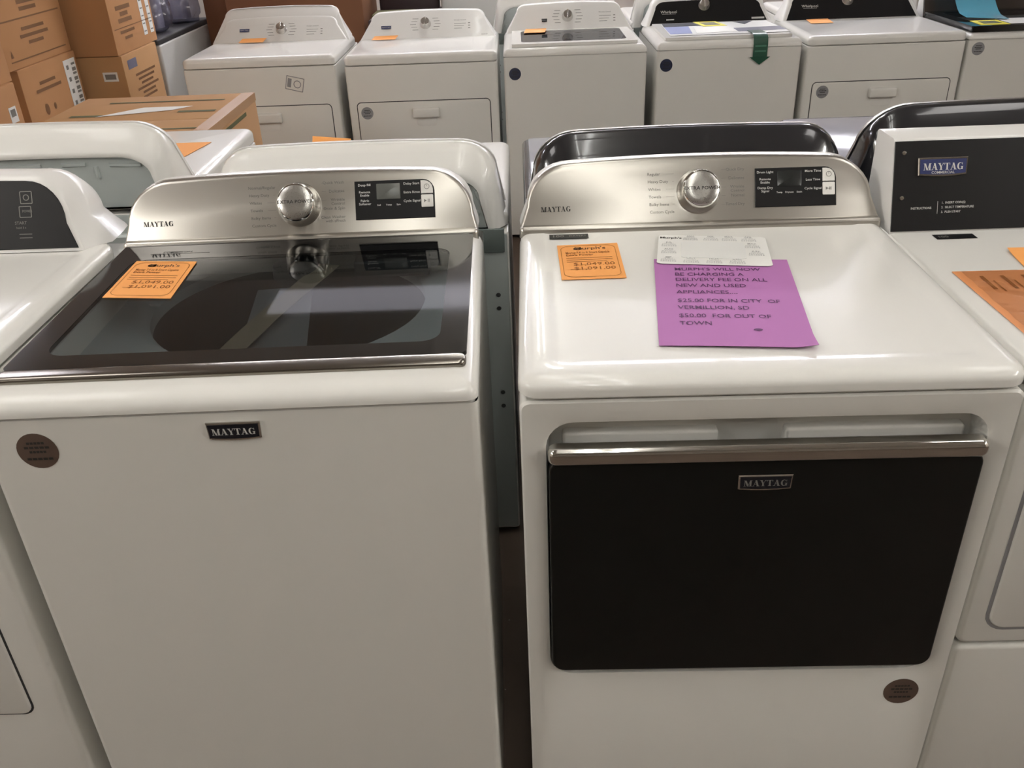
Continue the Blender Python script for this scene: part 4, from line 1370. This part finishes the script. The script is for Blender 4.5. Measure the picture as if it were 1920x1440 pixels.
t, a, c, h = carton('upper cardboard box of the second stack, two long white labels on its side', -2.75, -2.00, 3.645, 4.21, 0.905, 1.70, 'cardboard_deep')
M = side_M(a)
for u0 in (0.11, 0.205):
    lb = MB().rect(u0, u0 + 0.05, 0.045, 0.30, 0.0012, M).build('shipping_label', 'white_paper', t, smooth=False)
    b = MB()
    for k in range(6):
        b.rect(u0 + 0.008, u0 + 0.042, 0.06 + k * 0.038, 0.066 + k * 0.038, 0.0018, M)
    b.build('label_print', 'ink_grey', lb, smooth=False)
b = MB()
print_rows(b, M, -0.1, 0.2, 3, 0.2, 0.03, 0.02)
b.rect(-0.26, 0.25, 0.115, 0.119, 0.0012, M)
print_rows(b, M, -0.1, 0.09, 2, 0.2, 0.03, 0.014)
b.rect(-0.25, -0.1, 0.05, 0.08, 0.0012, FRONT(-c))
b.build('box_print', 'ink_brown', t, smooth=False)
t, a, c, h = carton('lower cardboard box of the second stack with a small blue print', -2.74, -1.99, 3.65, 4.14, 0.0, 0.902, 'cardboard')
M = side_M(a)
MB().rect(-0.19, -0.07, h - 0.075, h - 0.03, 0.0012, M).build('blue_print', 'print_slate', t, smooth=False)
b = MB()
print_rows(b, M, 0.02, h - 0.12, 6, 0.3, 0.024, 0.012)
b.build('box_print', 'ink_brown', t, smooth=False)
lb = MB().rect(0.26, 0.335, h - 0.12, h - 0.075, 0.0012, FRONT(-c)).build('barcode_label', 'white_paper', t, smooth=False)
MB().rect(0.27, 0.325, h - 0.11, h - 0.085, 0.0018, FRONT(-c)).build('barcode', 'ink_grey', lb, smooth=False)

# white chest behind the boxes, with wrapped bags on it
t = thing('chest_freezer', 'pale grey white cabinet side standing behind the cardboard stack', 'freezer', (-2.32, 4.66, 0))
MB().rbox(-0.34, 0.34, -0.49, 0.49, 0.0, 0.875, 0.008, 0.015, n=3).build('cabinet', 'freezer_white', t)
MB().rbox(-0.345, 0.335, -0.495, 0.495, 0.877, 0.905, 0.008, 0.015, n=3).build('lid', 'dark_rubber', t)


def bag(label, x, y, z, sx, sy, sz, seed):
    bm = bmesh.new()
    bmesh.ops.create_icosphere(bm, subdivisions=4, radius=1.0)
    for v in bm.verts:
        n = noise.noise(v.co * 1.9 + Vector((seed, 0, 0))) * 0.28 + noise.noise(v.co * 5.0 + Vector((0, seed, 0))) * 0.10
        v.co *= 1 + n
        v.co.x *= sx
        v.co.y *= sy
        v.co.z = max(v.co.z * sz, -0.75 * sz)
    me = bpy.data.meshes.new('plastic_bag')
    bm.to_mesh(me)
    bm.free()
    me.materials.append(MATS['clear_bag'])
    me.polygons.foreach_set('use_smooth', [True] * len(me.polygons))
    o = bpy.data.objects.new('plastic_bag', me)
    COL.objects.link(o)
    o.location = (x, y, z + 0.75 * sz)
    tag(o, label, 'plastic bag')
    inner = MB().rbox(-sx * 0.5, sx * 0.5, -sy * 0.55, sy * 0.55, -0.6 * sz, 0.5 * sz, 0.02, 0.03).build('packed_part', 'pale_gloss', o)
    return o


bag('crumpled clear plastic bag on the pale cabinet, next to the cardboard stack', -2.12, 4.50, 0.906, 0.12, 0.10, 0.16, 2.2)
bag('crumpled lavender plastic bag on the pale cabinet, nearer the hooded dryer', -2.10, 4.92, 0.906, 0.12, 0.11, 0.17, 5.7)

# tall things beyond the far row
t = thing('refrigerator', 'light grey refrigerator side beyond the blue badge dryer', 'refrigerator', (-0.17, 5.45, 0))
MB().rbox(-0.30, 0.30, -0.35, 0.40, 0.02, 1.72, 0.01, 0.02, n=3).build('cabinet', 'freezer_white', t)
MB().rbox(-0.30, 0.30, 0.41, 0.46, 0.02, 1.72, 0.01, 0.015, n=3).build('door', 'freezer_white', t)
MB().box(-0.27, 0.27, -0.3, 0.36, 0, 0.03).build('plinth', 'dark_rubber', t, smooth=False)
t = thing('oven_range', 'dark range beyond the blue badge dryer, between the brown box and refrigerator', 'range', (-0.68, 5.0, 0))
MB().rbox(-0.21, 0.20, -0.3, 0.3, 0.0, 0.90, 0.01, 0.01).build('body', 'dark_maroon', t)
MB().rbox(-0.20, 0.19, 0.2, 0.28, 0.90, 1.25, 0.01, 0.01).build('splash_back', 'dark_maroon', t)
MB().rbox(-0.19, 0.06, -0.26, -0.02, 0.90, 0.925, 0.004, 0.01).build('cook_grate', 'print_olive', t)
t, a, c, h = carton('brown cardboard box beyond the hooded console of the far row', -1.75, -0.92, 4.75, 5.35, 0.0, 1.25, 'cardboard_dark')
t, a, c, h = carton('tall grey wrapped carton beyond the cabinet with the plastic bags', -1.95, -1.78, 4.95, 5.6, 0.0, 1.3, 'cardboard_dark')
print('objects', len(bpy.data.objects))
